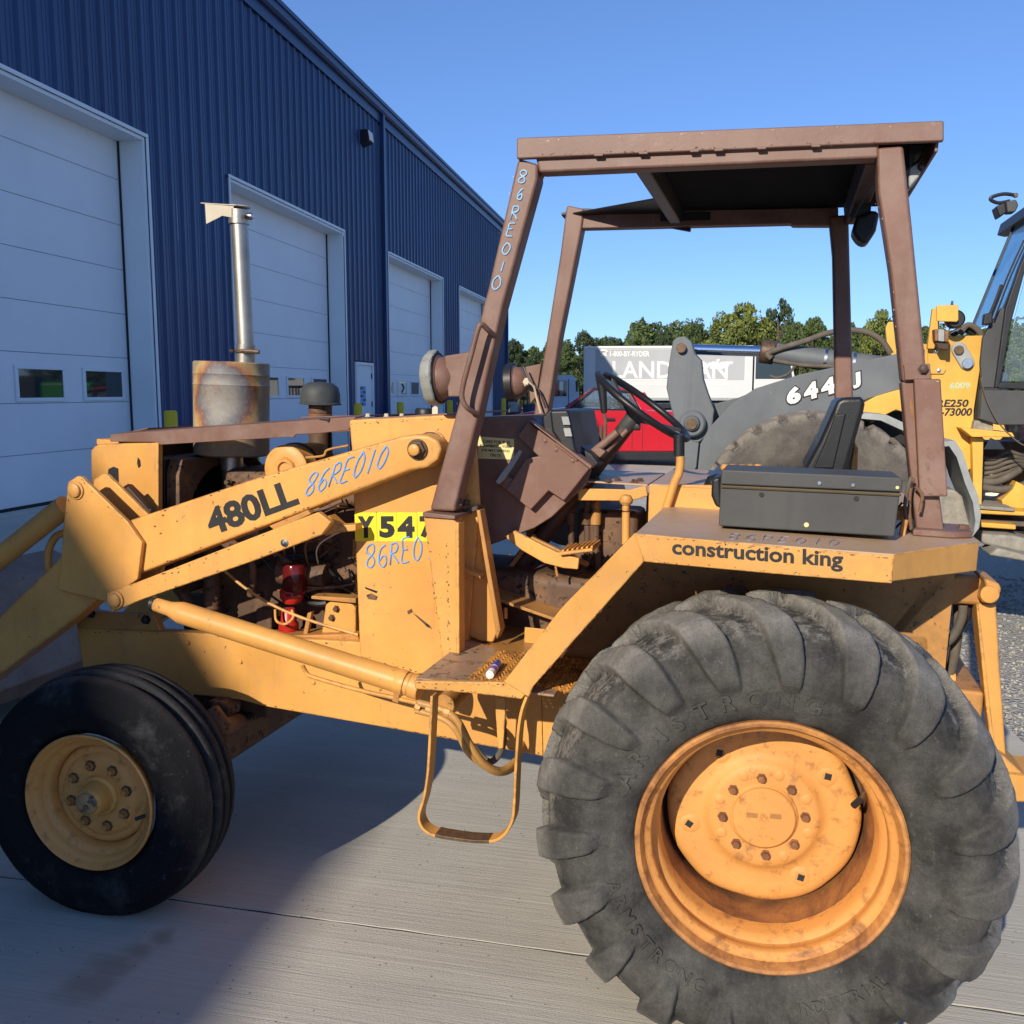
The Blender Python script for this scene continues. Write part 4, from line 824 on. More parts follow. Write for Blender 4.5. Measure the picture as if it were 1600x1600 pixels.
# ---- loader arms
plate_px = [(120, 744), (106, 753), (99, 819), (91, 922), (167, 941), (215, 905), (222, 848), (199, 815), (127, 745)]
lp = pl('arm_bend_plate', plate_px, .395, .018, Y, .004); mir(lp)
l2 = lp.copy(); COL.objects.link(l2); l2.location = (.012, .105, 0); l3 = lp.copy(); COL.objects.link(l3); l3.scale = (1, -1, 1); l3.location = (.012, FAR - .105, 0)
la = pl('lift_arm', [(199, 814), (223, 849), (216, 898), (400, 828), (560, 767), (640, 736), (668, 731), (684, 718), (690, 702), (684, 688), (668, 680), (645, 679), (625, 682), (400, 747)], .414, .085, Y, .010)
m_ = mir(la)
lw = pl('lower_arm', [(97, 868), (150, 935), (146, 942), (107, 974), (0, 1054), (-140, 1160), (-140, 1098), (0, 962)], .414, .085, Y, .010); mir(lw)
pl('arm_stiffener', [(186, 770), (200, 760), (236, 801), (214, 812)], .52, .02, BRD, .003); p = P(206, 783, .52); bolt((p.x, .52, p.z), (0, -1, 0), .010, .012, BLK, TR)
for x, y, b in ((119, 766, .395), (181, 937, .365)):
    p = P(x, y, b); lathe('pin', (p.x, b, p.z), (0, -1, 0), [(.030, 0), (.030, .005), (.022, .006), (.022, .013), (.019, .015), (0, .015)], Y, TR, 28)
lk = pl('levelling_link', [(166, 927), (173, 958), (219, 938), (400, 875), (502, 836), (518, 816), (497, 800), (216, 909), (190, 918)], .366, .024, Y, .004); mir(lk)
pl('link_bracket', [(512, 805), (530, 821), (556, 819), (556, 830), (530, 832), (506, 838)], .44, .05, Y, .004); pl('link_lug', [(420, 822), (480, 797), (486, 803), (430, 830)], .40, .02, YD, .003)
p = P(445, 848, .366); lathe('grease_fitting', (p.x, .366, p.z), (0, -1, 0), [(.012, 0), (.012, .004), (.006, .005), (.005, .012), (0, .013)], STEEL, TR, 12)
p = P(653, 702, .414); pv = (p.x, p.z)
lathe('arm_pivot_nut', (p.x, .414, p.z), (0, -1, 0), [(0, .028), (.018, .028), (.0185, .022), (.020, .02), (.026, .018), (.030, .0)], GREASE, TR, 6); lathe('arm_pivot_nut', (p.x, .414, p.z), (0, -1, 0), [(.030, 0), (.030, .008), (0, .010)], GREASE, TR, 28); lathe('pivot_pin', (p.x, .414, p.z), (0, -1, 0), [(.0165, .0), (.0165, .034), (.014, .036), (0, .036)], Y, TR, 24)
lathe('pivot_boss', (p.x, .495, p.z), (0, 1, 0), [(.030, 0), (.042, .002), (.042, .022), (.050, .024), (.050, .040), (.062, .050), (.078, .083), (.08, .09)], Y, TR, 44); lathe('pivot_seal', (p.x, .515, p.z), (0, 1, 0), [(.0425, 0), (.047, 0), (.047, .006), (.0425, .006)], GREASE, TR, 40)
# dump cylinder, lift cylinder
dcy = tube('dump_cylinder', [P(103, 790, .455), P(0, 872, .455), P(-90, 942, .455)], .037, Y, TR, 24, False); mir(dcy)
tube('dump_hose', [P(101, 832, .50), P(88, 838, .5), P(79, 852, .5), P(75, 868, .5), P(76, 892, .5)], .013, Y, TR, 12)
c0, c1, c2, c3 = P(244, 951, .335), P(283, 957, .335), P(628, 1066, .335), P(640, 1070, .335)
ax = (c2 - c1).normalized(); L = (c2 - c1).length
lathe('lift_cylinder', c1 - ax * .10, ax, [(0, 0), (.016, 0), (.021, .006), (.023, .06), (.034, .10), (.0345, .11), (.0345, L + .10), (.028, L + .105), (0, L + .106)], Y, TR, 36); lathe('cylinder_collar', c1 - ax * .105, ax, [(.0225, 0), (.0235, .0), (.0235, .012), (.022, .013)], BLK, TR, 24)
lathe('cylinder_end', c2 - ax * .015, ax, [(.0352, 0), (.037, .004), (.037, .028), (.033, .030), (.033, .042), (.036, .044), (.036, .075), (0, .08)], Y, TR, 32)
pl('cylinder_clip', [(620, 1058), (628, 1060), (622, 1100), (612, 1096)], .31, .02, YD, .003)
tube('hydraulic_tube', [P(473, 1040, .34), P(479, 1051, .345), P(490, 1058, .34), P(560, 1078, .33), P(619, 1091, .32), P(664, 1102, .30)], .0065, Y, TR, 10)
e = P(705, 1092, .36); cyl('cylinder_clevis_boss', (e.x, .30, e.z), (0, 1, 0), .030, .16, YD, TR, 28)
for s, (x0_, y0_) in enumerate(((694, 1110), (690, 1122))):
    tube('hydraulic_hose', [P(x0_ - 40, y0_ - 12, .30), P(x0_, y0_, .30), P(x0_ + 22, y0_ + 18, .30), P(x0_ + 40, y0_ + 52, .32), P(x0_ + 62, y0_ + 82 - s * 10, .36), P(x0_ + 88, y0_ + 94 - s * 8, .42), P(x0_ + 112, y0_ + 78, .5), P(x0_ + 122, y0_ + 50, .6)], .0105 if s == 0 else .009, HOSEY, TR, 12)
for x_ in (655, 672, 700): p = P(x_, 1104 + (x_ - 655) * .18, .30); lathe('hose_fitting', p - V(.012, 0, 0), V(.97, 0, -.2), [(.009, 0), (.0135, .001), (.0135, .018), (.009, .019)], Y, TR, 6)
tube('hydraulic_hose', [P(780, 1093, .42), P(783, 1120, .42), P(787, 1150, .42), P(782, 1175, .43), P(768, 1190, .44), P(755, 1184, .46), P(742, 1168, .5)], .010, HOSE, TR, 10)
# wheel bucket beyond
bz = [(-3.35, .16), (-2.62, .12), (-2.58, .2), (-2.72, .45), (-2.80, .62), (-2.98, .68), (-3.02, .66), (-2.86, .58), (-2.80, .45), (-2.74, .26), (-3.3, .19)]
prism('bucket', [(x - .65, -.02, z) for x, z in bz], (0, FAR + .04, 0), paint('worn_bucket_paint', (.24, .14, .09), wear=(.10, .05, .04), dirt=(.30, .22, .17), chips=.62, dirtamt=.8), TR, .008)
# ---- cowl / side panel
cowl = [(545, 658), (548, 656), (700, 648), (722, 650), (742, 700), (748, 800), (730, 1020), (700, 1050), (650, 1054), (562, 1027), (553, 800), (549, 700)]
pl('side_panel', cowl, .530, .028, Y, .006); cf = pl('cowl_far_panel', cowl, FAR - .60, .028, Y, .006)
c = [P(548, 657, .56), P(562, 1027, .56)]
hexa('firewall', [V(c[0].x + .01, .6, c[0].z - .01), V(c[0].x + .04, .6, c[0].z - .01), V(c[1].x + .03, .6, c[1].z), V(c[1].x, .6, c[1].z)], [v + V(0, FAR - 1.2, 0) for v in (V(c[0].x + .01, .6, c[0].z - .01), V(c[0].x + .04, .6, c[0].z - .01), V(c[1].x + .03, .6, c[1].z), V(c[1].x, .6, c[1].z))], GREASE, TR, .002)
ct = P(700, 648, .6); hexa('cowl_top', [V(c[0].x, .59, c[0].z - .001), V(ct.x, .59, ct.z - .001), V(ct.x, FAR - .59, ct.z - .001), V(c[0].x, FAR - .59, c[0].z - .001)], [v + V(0, 0, .006) for v in (V(c[0].x, .59, c[0].z - .001), V(ct.x, .59, ct.z - .001), V(ct.x, FAR - .59, ct.z - .001), V(c[0].x, FAR - .59, c[0].z - .001))], BR, TR, .002)
for x in (575, 604, 628): p = P(x, 651, .66); bolt((p.x, .66, p.z), (0, 0, 1), .007, .010, CAPM, TR)
p = P(665, 648, .7); lathe('filler_cap', (p.x, .70, p.z), (0, 0, 1), [(0, .02), (.03, .02), (.034, .014), (.034, 0)], BLK, TR, 28); pl('lifting_eye', [(675, 650), (675, 637), (680, 634), (684, 637), (684, 650)], .66, .008, CAPM, .001)
# decals on the panel
for (x0_, x1_, s, tx0, tx1) in ((554, 588, 'Y', 559, 585), (589, 619.5, '5', 593, 617), (620, 651, '4', 621.5, 648), (652, 690, '7', 656, 680)):
    pl('number_decal', [(x0_, 801 + (x0_ - 554) * -.01), (x1_, 801), (x1_ + 1, 846), (x0_ + 1, 845.5)], .5288, .001, YST, 0)
    text_on('number_decal_print', s, P(tx0, 840.5, .5286), P(tx1, 840.5, .5286), P(tx0 - .5, 806.5, .5286), INK, TR, .055, .0012)
scrawl_line('paint_marking', '86RE010', FT, (571, 889), (700, 868), 36, .5285, BLUEINK, TR, .0024)
pl('paint_scratch', [(570, 917), (590, 924), (588, 927), (571, 920)], .5289, .0008, BLKV, 0)
for sc_ in ([(572, 930), (580, 927), (590, 932), (588, 938), (575, 936)], [(636, 955), (643, 951), (645, 956), (638, 960)], [(645, 958), (652, 962), (672, 978), (675, 983), (668, 980), (655, 968)]): pl('paint_scratch', sc_, .5288, .0009, MT['greasy_engine_paint'], 0)
scrawl_line('paint_marking', '86RE010', FT, (474, 776), (604, 727), 36, .4128, BLUEINK, TR, .0024, up=(.28, -1))
text_on('decal', '480LL', P(331, 838, .4135), P(469, 788, .4135), P(317, 798, .4135), INK, TR, .04, .0012)
for x, y, w_ in ((240, 822, 3), (275, 814, 2), (249, 833, 3), (252, 896, 6), (267, 895, 2.5), (277, 894, 2.5), (232, 796, 3)): pl('paint_chip', [(x, y), (x + w_, y - 1), (x + w_ + 1, y + 1), (x + 1, y + 2)], .4135 if y < 880 and y > 805 else .3655, .0008, GREASE, 0)
pl('paint_chip', [(215, 715), (218, 719), (219, 727), (216, 731), (214, 724)], .5965, .003, BLK, 0)
# ---- canopy frame pillars
pf = [(662, 808), (706, 810), (714, 816), (717, 1027), (705, 1034), (692, 1034), (675, 905)]
pp = pl('pillar', pf, .395, .012, Y, .003); mir(pp)
pq = pl('pillar_flange', [(702, 812), (707, 812), (709, 1031), (704, 1033)], .407, .085, Y, .002); pl('pillar_flange', [(711, 816), (717, 817), (718, 1027), (712, 1029)], .392, .05, Y, .003)
cp_ = [P(660, 800, .385), P(711, 806, .385), P(711, 812, .385), P(660, 808, .385)]
prism('pillar_cap', [cp_[0], cp_[1], cp_[2], cp_[3]], (.004, .17, 0), BR, TR, .003); prism('pillar_cap', [P(712, 800, .50), P(746, 790, .50), P(746, 797, .50), P(712, 810, .50)], (0, .07, 0), BRD, TR, .002)
for x, y, b in ((716, 789, .45), (728, 791, .5)): p = P(x, y, b); bolt((p.x, b, p.z), (0, 0, 1), .011, .02, BRD, TR)
pl('inner_pillar', [(716, 815), (745, 797), (752, 860), (778, 985), (770, 1004), (750, 1002), (724, 990), (718, 900)], .545, .02, Y, .005); pl('pillar_gusset', [(717, 884), (748, 897), (752, 905), (719, 893)], .50, .05, Y, .003); pl('inner_pillar_flange', [(744, 797), (750, 797), (782, 985), (776, 1000)], .50, .05, YD, .003)
# ---- canopy
NP = [(809, 247), (841, 256), (840, 280), (785, 481), (748, 647), (712, 790), (711, 800), (671, 798), (672, 792), (716, 631), (762, 450)]
n1 = pl('canopy_post', NP, .42, .07, BR, .009); 
pl('canopy_post', [(885, 320), (913, 326), (909, 357), (900, 403), (876, 522), (856, 647), (848, 676), (826, 676), (834, 647), (857, 510), (875, 397)], 1.36, .07, BR, .009)
pl('corner_gusset', [(841, 256), (905, 267), (850, 272), (838, 290), (826, 335), (822, 330)], .45, .02, BR, .003)
pl('canopy_post', [(1370, 230), (1412, 226), (1425, 350), (1447, 572), (1450, 596), (1410, 598), (1391, 422), (1372, 300)], .42, .07, BR, .009)
pl('canopy_post', [(1408, 596), (1444, 594), (1476, 831), (1433, 838), (1418, 700)], .43, .06, BR, .006)
pl('post_sleeve', [(1428, 592), (1470, 592), (1481, 776), (1437, 776)], .405, .10, BR, .004); pl('sleeve_strap', [(1412, 570), (1453, 568), (1456, 592), (1414, 594)], .412, .012, BR, .002)
p = P(1443, 577, .41); bolt((p.x, .411, p.z), (0, -1, 0), .010, .012, BRD, TR); pl('rust_streak', [(1421, 612), (1427, 640), (1428, 660), (1423, 650)], .4285, .001, RIMD, 0)
bp = [P(1425, 838, .40), P(1522, 840, .40)]
zb_ = P(991, 833, .06).z * .5 + P(1396, 869, .06).z * .5 + .002
prism('base_plate', [V(bp[0].x, .385, zb_), V(bp[1].x - .05, .385, zb_), V(bp[1].x, .42, zb_), V(bp[1].x, .56, zb_), V(bp[0].x, .56, zb_)], (0, 0, .016), BR, TR, .003)
pz = P(1505, 838, .47); bolt((pz.x, .47, zb_ + .016), (0, 0, 1), .013, .010, BR, TR)
pl('canopy_post', [(1295, 337), (1326, 335), (1333, 620), (1340, 760), (1312, 760), (1305, 620), (1301, 400)], 1.36, .07, BR, .009)
# roof rails and sheet
pl('roof_edge', [(807, 215), (1475, 188), (1475, 220), (1372, 224), (807, 248)], .405, .02, BR, .004); pl('roof_rail', [(836, 243), (1374, 219), (1374, 247), (842, 270)], .42, .06, BR, .008)
for x in (935, 1005, 1085, 1123, 1190, 1275): y = 247 - (x - 807) * .042 ; pl('weld_bead', [(x - 8, y - 2), (x + 8, y - 2), (x + 7, y + 2), (x - 7, y + 2.5)], .400, .012, BR, .002)
ra = P(965, 268, .44); rb = P(1475, 190, .42); rz_ = P(1100, 205, .42).z - .005; re = P(807, 230, .42).x
tp0, tp1 = P(807, 215, .405), P(1475, 188, .405)
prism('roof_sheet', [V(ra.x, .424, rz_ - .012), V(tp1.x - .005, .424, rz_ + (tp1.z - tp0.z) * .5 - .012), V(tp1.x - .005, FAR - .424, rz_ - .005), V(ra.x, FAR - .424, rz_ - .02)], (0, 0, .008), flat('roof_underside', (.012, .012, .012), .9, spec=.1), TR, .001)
prism('roof_sheet_lip', [V(tp1.x - .012, .43, rz_ - .06), V(tp1.x - .004, .43, rz_ - .06), V(tp1.x - .004, .43, rz_ - .002), V(tp1.x - .012, .43, rz_ - .002)], (0, FAR - .86, 0), BR, TR, .002)
pl('roof_rail', [(908, 331), (1310, 324), (1310, 352), (1238, 352), (1236, 349), (908, 357)], 1.37, .06, BR, .006)
ro = P(884, 318, FAR - .44); prism('torn_roof_sheet', [V(ro.x - .01, FAR - .45, rz_ - .028), V(ra.x + .02, FAR - .70, rz_ - .02), V(ra.x + .02, FAR - .42, rz_ - .03), V(ro.x, FAR - .42, rz_ - .04)], (0, 0, .006), BLKV, TR, .001)
strip('torn_roof_edge', [V(ro.x - .015, FAR - .43, rz_ - .02), V(ro.x + .08, FAR - .43, rz_ - .005), V(ro.x + .2, FAR - .43, rz_ - .03), V(ra.x + .1, FAR - .43, rz_ - .08)], .02, .012, BLKV, TR)
x_ = ra.x + .02; prism('roof_rib', [V(x_, .48, rz_ - .015), V(x_ + .01, .48, rz_ - .065), V(x_ + .05, .48, rz_ - .065), V(x_ + .06, .48, rz_ - .015)], (.0, FAR - .96, 0), BLKV, TR, .004)
x_ = P(1330, 300, .9).x; prism('roof_rib', [V(x_, .48, rz_ - .015), V(x_ + .01, .48, rz_ - .075), V(x_ + .06, .48, rz_ - .075), V(x_ + .07, .48, rz_ - .015)], (0, FAR - .96, 0), BRD, TR, .004)
pl('maker_plate', [(1032, 333), (1110, 331), (1110, 344), (1032, 346)], 1.362, .003, BLKV, .001)
tube('roof_wiring', [P(1330, 345, .9), P(1350, 310, .8), P(1368, 285, .6), P(1372, 262, .52)], .004, BLK, TR, 6); tube('roof_wiring', [P(1325, 300, 1.1), P(1345, 272, .9), P(1365, 258, .7)], .003, BLK, TR, 6)
pl('roof_lamp', [(1362, 327), (1375, 331), (1369, 360), (1355, 381), (1342, 378), (1331, 362), (1339, 336), (1350, 334)], .98, .10, BLK, .012); pl('lamp_bracket', [(1336, 318), (1362, 318), (1360, 338), (1326, 340)], 1.0, .03, BLK, .003)
pl('roof_lamp', [(1420, 262), (1437, 252), (1444, 258), (1436, 276), (1420, 295)], .52, .10, LGREY, .006); pl('roof_lamp', [(1418, 225), (1447, 222), (1442, 238), (1430, 246), (1426, 262), (1418, 266)], .53, .08, BLK, .006); pl('lamp_bracket', [(1436, 253), (1444, 257), (1441, 268), (1434, 262)], .51, .11, BLK, .004)
# rain handle, markings on post
tube('grab_handle', [P(772, 524, .42), P(762, 515, .39), P(753, 507, .37), P(747, 514, .365), P(736, 555, .365), P(724, 600, .365), P(722, 622, .368), P(730, 637, .38), P(746, 647, .42)], .0075, BR, TR, 12)
ptm = [(816, 276, 14, 20), (812, 303, 10, 18), (804, 332, 14, 20), (798, 358, 14, 20), (791, 388, 15, 18), (784, 416, 10, 16), (776, 441, 17, 22)]
scrawl('paint_marking', '86RE010', [(P(x - w_ * .5 - 1, y + h * .5, .4185), P(x + w_ * .5, y + h * .5 + 1, .4185), P(x - w_ * .5 + 3, y - h * .5, .4185)) for x, y, w_, h in ptm], BLUEINK2, TR, .0022)
# ---- lamps on the posts
def headlamp(px, py, b, cloth):
    c = P(px, py, b); ax = V(-1, 0, -.10).normalized()
    lathe('headlamp', c, ax, [(0, -.045), (.018, -.045), (.024, -.036), (.040, -.028), (.055, -.010), (.060, .012), (.066, .014), (.070, .02), (.070, .042), (.066, .05), (.058, .05), (.05, .044), (0, .04)], BR, TR, 40)
    lathe('headlamp_ring', c, ax, [(.0705, .016), (.0745, .018), (.0745, .045), (.068, .052)], BLK, TR, 40)
    if cloth: lathe('torn_tape', c, ax, [(.0755, .020), (.079, .024), (.078, .046), (.070, .055), (.056, .056)], paint('grey_duct_tape', (.30, .30, .265), wear=(.06, .06, .05), dirt=(.25, .24, .2), chips=.6), TR, 40, lambda t, r, h: 1 + .03 * math.sin(5 * t) + .02 * math.sin(13 * t))
headlamp(697, 590, .47, True); headlamp(812, 597, 1.42, False)
pl('lamp_bracket', [(694, 556), (737, 549), (725, 600), (720, 620), (700, 620)], .43, .02, BR, .004); pl('lamp_bracket', [(820, 573), (846, 568), (838, 620), (828, 632), (826, 600)], 1.385, .02, BR, .004)
p = P(824, 597, 1.35); bolt((p.x, 1.35, p.z), (0, -1, 0), .013, .02, CAPM, TR); tube('lamp_wire', [P(826, 597, 1.33), P(834, 604, 1.33), P(838, 620, 1.33), P(845, 646, 1.32)], .004, WIRE, TR, 6); tube('lamp_wire', [P(818, 573, 1.34), P(828, 595, 1.33), P(842, 610, 1.33), P(853, 638, 1.33)], .0035, BLK, TR, 6)
# ---- dash console
cons = [(747, 653), (831, 650), (837, 655), (847, 666), (920, 728), (923, 735), (915, 757), (862, 808), (835, 825), (757, 854), (745, 800), (731, 720)]
pl('console_side', cons, .765, .02, BR, .004); pl('console_side', [(x - 6, y + 3) for x, y in cons], FAR - .77, .02, BR, .004)
a = [P(747, 652, .77), P(831, 649.5, .77), P(847, 665, .77), P(921, 728, .77)]
for i in range(3):
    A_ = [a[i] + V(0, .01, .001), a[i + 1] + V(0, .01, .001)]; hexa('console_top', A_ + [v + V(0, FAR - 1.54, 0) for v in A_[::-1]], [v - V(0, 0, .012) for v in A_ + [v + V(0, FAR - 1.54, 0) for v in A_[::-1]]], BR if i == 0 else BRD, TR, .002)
a = [P(757, 854, .77), P(835, 825, .77), P(862, 808, .77), P(915, 757, .77)]
for i in range(3):
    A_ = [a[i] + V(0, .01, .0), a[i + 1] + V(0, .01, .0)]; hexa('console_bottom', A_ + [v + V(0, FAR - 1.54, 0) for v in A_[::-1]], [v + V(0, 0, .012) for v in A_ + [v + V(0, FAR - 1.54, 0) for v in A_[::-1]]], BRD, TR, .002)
pl('console_cover', [(824, 659), (922, 731), (881, 783), (857, 767), (829, 797), (790, 766), (822, 716), (841, 713), (808, 682)], .730, .030, BR, .004)
pl('console_cover_edge', [(826, 657), (832, 660), (925, 728), (922, 733)], .700, .06, BR, .003); pl('hinge', [(870, 690), (905, 716), (901, 721), (866, 695)], .724, .006, BR, .002)
for x, y in ((834, 671), (852, 689), (869, 703), (895, 720)): p = P(x, y, .73); bolt((p.x, .73, p.z), (0, -1, 0), .0055, .004, BR, TR)
pl('throttle_lever', [(811, 703), (816, 705), (802, 728), (788, 749), (779, 757), (774, 753), (784, 738)], .700, .010, LGREY, .002); pl('console_step', [(774, 752), (792, 768), (806, 752), (790, 742)], .740, .02, BR, .003)
sk_ = [(747, 682), (803, 686), (803, 718), (747, 716.5)]
pl('warning_decal', sk_, .7638, .001, YST2, 0)
for i, (s, xa, xb) in enumerate((('CARE FOR THIS', 755, 797), ('EQUIPMENT - YOUR', 750, 800), ('JOB MAY DEPEND', 752, 797), ('ON IT!', 766, 783))):
    yb = 692 + i * 7.0; text_on('warning_decal_print', s, P(xa, yb, .7636), P(xb, yb + 2.2, .7636), P(xa, yb - 5, .7636), INK, TR, .02, .0008)
pl('instrument_panel', [(858, 641), (888, 640), (899, 700), (904, 712), (880, 700), (862, 675)], .72, .42, BLK, .01)
for (x0_, y0_) in ((877, 651), (880, 669)): pl('gauge', [(x0_, y0_), (x0_ + 11, y0_), (x0_ + 14, y0_ + 13), (x0_ + 3, y0_ + 13)], .712, .008, LGREY, .001)
pl('instrument_hood', [(846, 652), (858, 640), (866, 640), (890, 741), (870, 716), (848, 668)], .74, .4, BLK, .01); pl('wiring_box', [(895, 690), (925, 708), (938, 725), (926, 735), (900, 722)], .8, .15, BLK, .01)
# steering
hub = P(986, 657, CB); f_ = P(838, 850, CB); dirn = (hub - f_).normalized()
tube('steering_column', [f_ - dirn * .25, hub - dirn * .03], [.036, .026], BRD, TR, 20, False); tube('column_bracket', [P(908, 722, .86), P(935, 700, .86), P(965, 675, .86)], .013, BR, TR, 10); tube('column_bracket', [P(918, 735, .88), P(945, 708, .88), P(980, 672, .89)], .009, BR, TR, 10)
pl('column_clamp', [(925, 705), (934, 697), (947, 706), (937, 716)], .84, .05, BR, .004)
wcn = P(1004.5, 634, CB); wa, wb = P(938, 585, CB), P(1073, 687, CB); ru = (wb - wa) / 2; R_w = ru.length; ru.normalize(); lv = V(0, 1, 0); nrm = ru.cross(lv)
lv = (lv + nrm * .04).normalized()
def ring():
    pts = [wcn + ru * R_w * math.cos(t) + lv * R_w * math.sin(t) for t in [2 * math.pi * k / 64 for k in range(65)]]
    bm = bmesh.new(); tube_bm(bm, pts, .0115, 14, False); return from_bm('steering_wheel', bm, BLKV, TR, smooth=True)
ring()
for t in (R_(35), R_(150), R_(270)):
    e_ = wcn + ru * R_w * math.cos(t) + lv * R_w * math.sin(t); strip('wheel_spoke', [hub + dirn * .005, hub + (e_ - hub) * .45 + dirn * .004, e_], .022, .009, LGREY if 0 else BOXM, TR, nrm.cross((e_ - hub).normalized()))
lathe('wheel_hub', hub - dirn * .045, dirn, [(0, 0), (.02, 0), (.026, .01), (.027, .06), (.023, .074), (0, .076)], BOXM, TR, 28)
tube('wheel_boss_arm', [hub - dirn * .02, hub + V(.03, 0, -.015)], .016, BOXM, TR, 12, False)
# levers
tube('gear_lever', [P(943, 700, 1.0), P(946, 660, 1.0), P(941, 635, 1.0)], .006, BR, TR, 8); tube('lever_grip', [P(944, 645, 1.0), P(942, 620, 1.0), P(939, 592, 1.0)], [.010, .017], BLK, TR, 14); tube('short_lever', [P(939, 706, 1.02), P(939, 665, 1.02)], .006, BR, TR, 8)
tube('loader_lever', [P(1061, 680, .64), P(1061, 712, .64)], .016, BLK, TR, 12, False); tube('loader_lever', [P(1061, 705, .64), P(1063, 718, .64), P(1061, 738, .64), P(1055, 752, .64), P(1048, 772, .64), P(1032, 824, .64)], .0125, Y, TR, 12)
# ---- operator platform
zp = P(770, 995, .62).z
STEPZ = P(648, 1062, .12).z
def grating(x0, x1, y0, y1, z):
    bm = bmesh.new(); nx, ny = 15, 13; dx = (x1 - x0) / nx; dy = (y1 - y0) / ny
    for j in range(ny):
        for s in (0, 1):
            pts = []
            for i in range(nx * 4 + 1):
                u = i / 4; ph_ = (u + (.5 if s else 0)) % 1; tri = abs(ph_ - .5) * 2; a_ = (tri - .5) * dy * .98
                pts.append(V(x0 + u * dx, y0 + (j + .5) * dy + a_, z + (.004 if s else 0)))
            k = len(pts); w_ = .0028; vs = [[bm.verts.new(p + V(0, -w_, 0)), bm.verts.new(p + V(0, w_, .002)), bm.verts.new(p + V(0, w_, -.004)), bm.verts.new(p + V(0, -w_, -.006))] for p in pts]
            for i in range(k - 1):
                for q_ in range(4): bm.faces.new((vs[i][q_], vs[i][(q_ + 1) % 4], vs[i + 1][(q_ + 1) % 4], vs[i + 1][q_]))
    return from_bm('step_grating', bm, Y, TR)
s0, s1 = P(647, 1063, .12), P(835, 1072, .12)
pl('step_rail', [(646, 1064), (787, 1066), (833, 1071), (815, 1093), (740, 1084), (648, 1077)], .118, .014, Y, .004)
gx0 = FT.PZ(700, 1050, STEPZ).x; grating(s0.x + .13, s1.x + .12, .175, .47, STEPZ)
prism('step_plate', [V(s0.x, .132, STEPZ - .004), V(s1.x + .05, .132, STEPZ - .004), V(s1.x + .05, .178, STEPZ - .004), V(s0.x + .135, .178, STEPZ - .004), V(s0.x + .135, .47, STEPZ - .004), V(s0.x, .56, STEPZ - .004)], (0, 0, .006), paint('worn_step_steel', (.36, .22, .13), wear=(.10, .06, .045), dirt=(.30, .22, .17), chips=.55), TR, .002)
box('floor_plate', (s0.x - .06, -.30), (.475, 1.42), (STEPZ - .012, STEPZ - .004), YD, TR, .002); box('floor_upstand', (s0.x + .17, s0.x + .42), (.60, .606), (STEPZ - .004, STEPZ + .045), Y, TR, .002)
for k, sgn in ((0, 1), (1, 1)): pass
hexa('footplate', [V(-.93, .66, .95), V(-.55, .66, .86), V(-.55, 1.3, .86), V(-.93, 1.3, .95)], [V(-.93, .66, .94), V(-.55, .66, .85), V(-.55, 1.3, .85), V(-.93, 1.3, .94)], YD, TR, .002)
box('transmission_tunnel', (-1.1, -.2), (.78, 1.1), (.6, 1.0), GREASE, TR, .04)
# wheel guard grille beside step
def perf():
    bm = bmesh.new(); x0, x1, z0_, z1_ = -.60, -.42, STEPZ - .14, STEPZ + .03; n = 9
    for i in range(n):
        for j in range(n):
            cx = x0 + (i + .5 + (j % 2) * .5) * (x1 - x0) / n; cz = z0_ + (j + .5) * (z1_ - z0_) / n
            lathe_bm(bm, (cx, .55, cz), (0, 1, 0), [(.0072, 0), (.0118, 0), (.0118, .003), (.0072, .003)], 8)
    return from_bm('guard_mesh', bm, Y, TR)
perf()
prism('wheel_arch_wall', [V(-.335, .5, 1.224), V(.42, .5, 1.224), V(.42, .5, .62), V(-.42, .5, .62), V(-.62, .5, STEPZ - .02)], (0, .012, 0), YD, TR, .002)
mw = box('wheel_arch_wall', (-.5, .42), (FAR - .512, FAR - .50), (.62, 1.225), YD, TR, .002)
# stirrup step
stp = [(675, 1082), (681, 1086), (678, 1120), (674, 1160), (670, 1215), (664, 1250), (660, 1270), (668, 1290), (684, 1301), (720, 1308), (760, 1310), (786, 1306), (800, 1292), (808, 1270), (809, 1200), (812, 1140), (818, 1100), (828, 1080)]
stp = [(679, 1084), (677, 1130), (673, 1200), (667, 1240), (659, 1268), (662, 1285), (674, 1297), (695, 1303), (740, 1309), (772, 1309), (790, 1300), (801, 1283), (806, 1262), (809, 1200), (813, 1140), (818, 1108), (826, 1085)]
strip('stirrup_step', [P(x, y, .145) for x, y in stp], .045, .008, Y, TR, Vector((0, 1, 0)), 4)
strip('stirrup_tread', [P(x, y, .145) + V(0, 0, -.001) for x, y in ((684, 1299.0), (700, 1302.6), (740, 1308.0), (768, 1309.0))], .048, .0095, BOLT, TR, Vector((0, 1, 0)), 4)
pl('stirrup_mount', [(771, 1088), (790, 1089), (790, 1100), (786, 1170), (778, 1170), (774, 1110)], .40, .01, Y, .002)
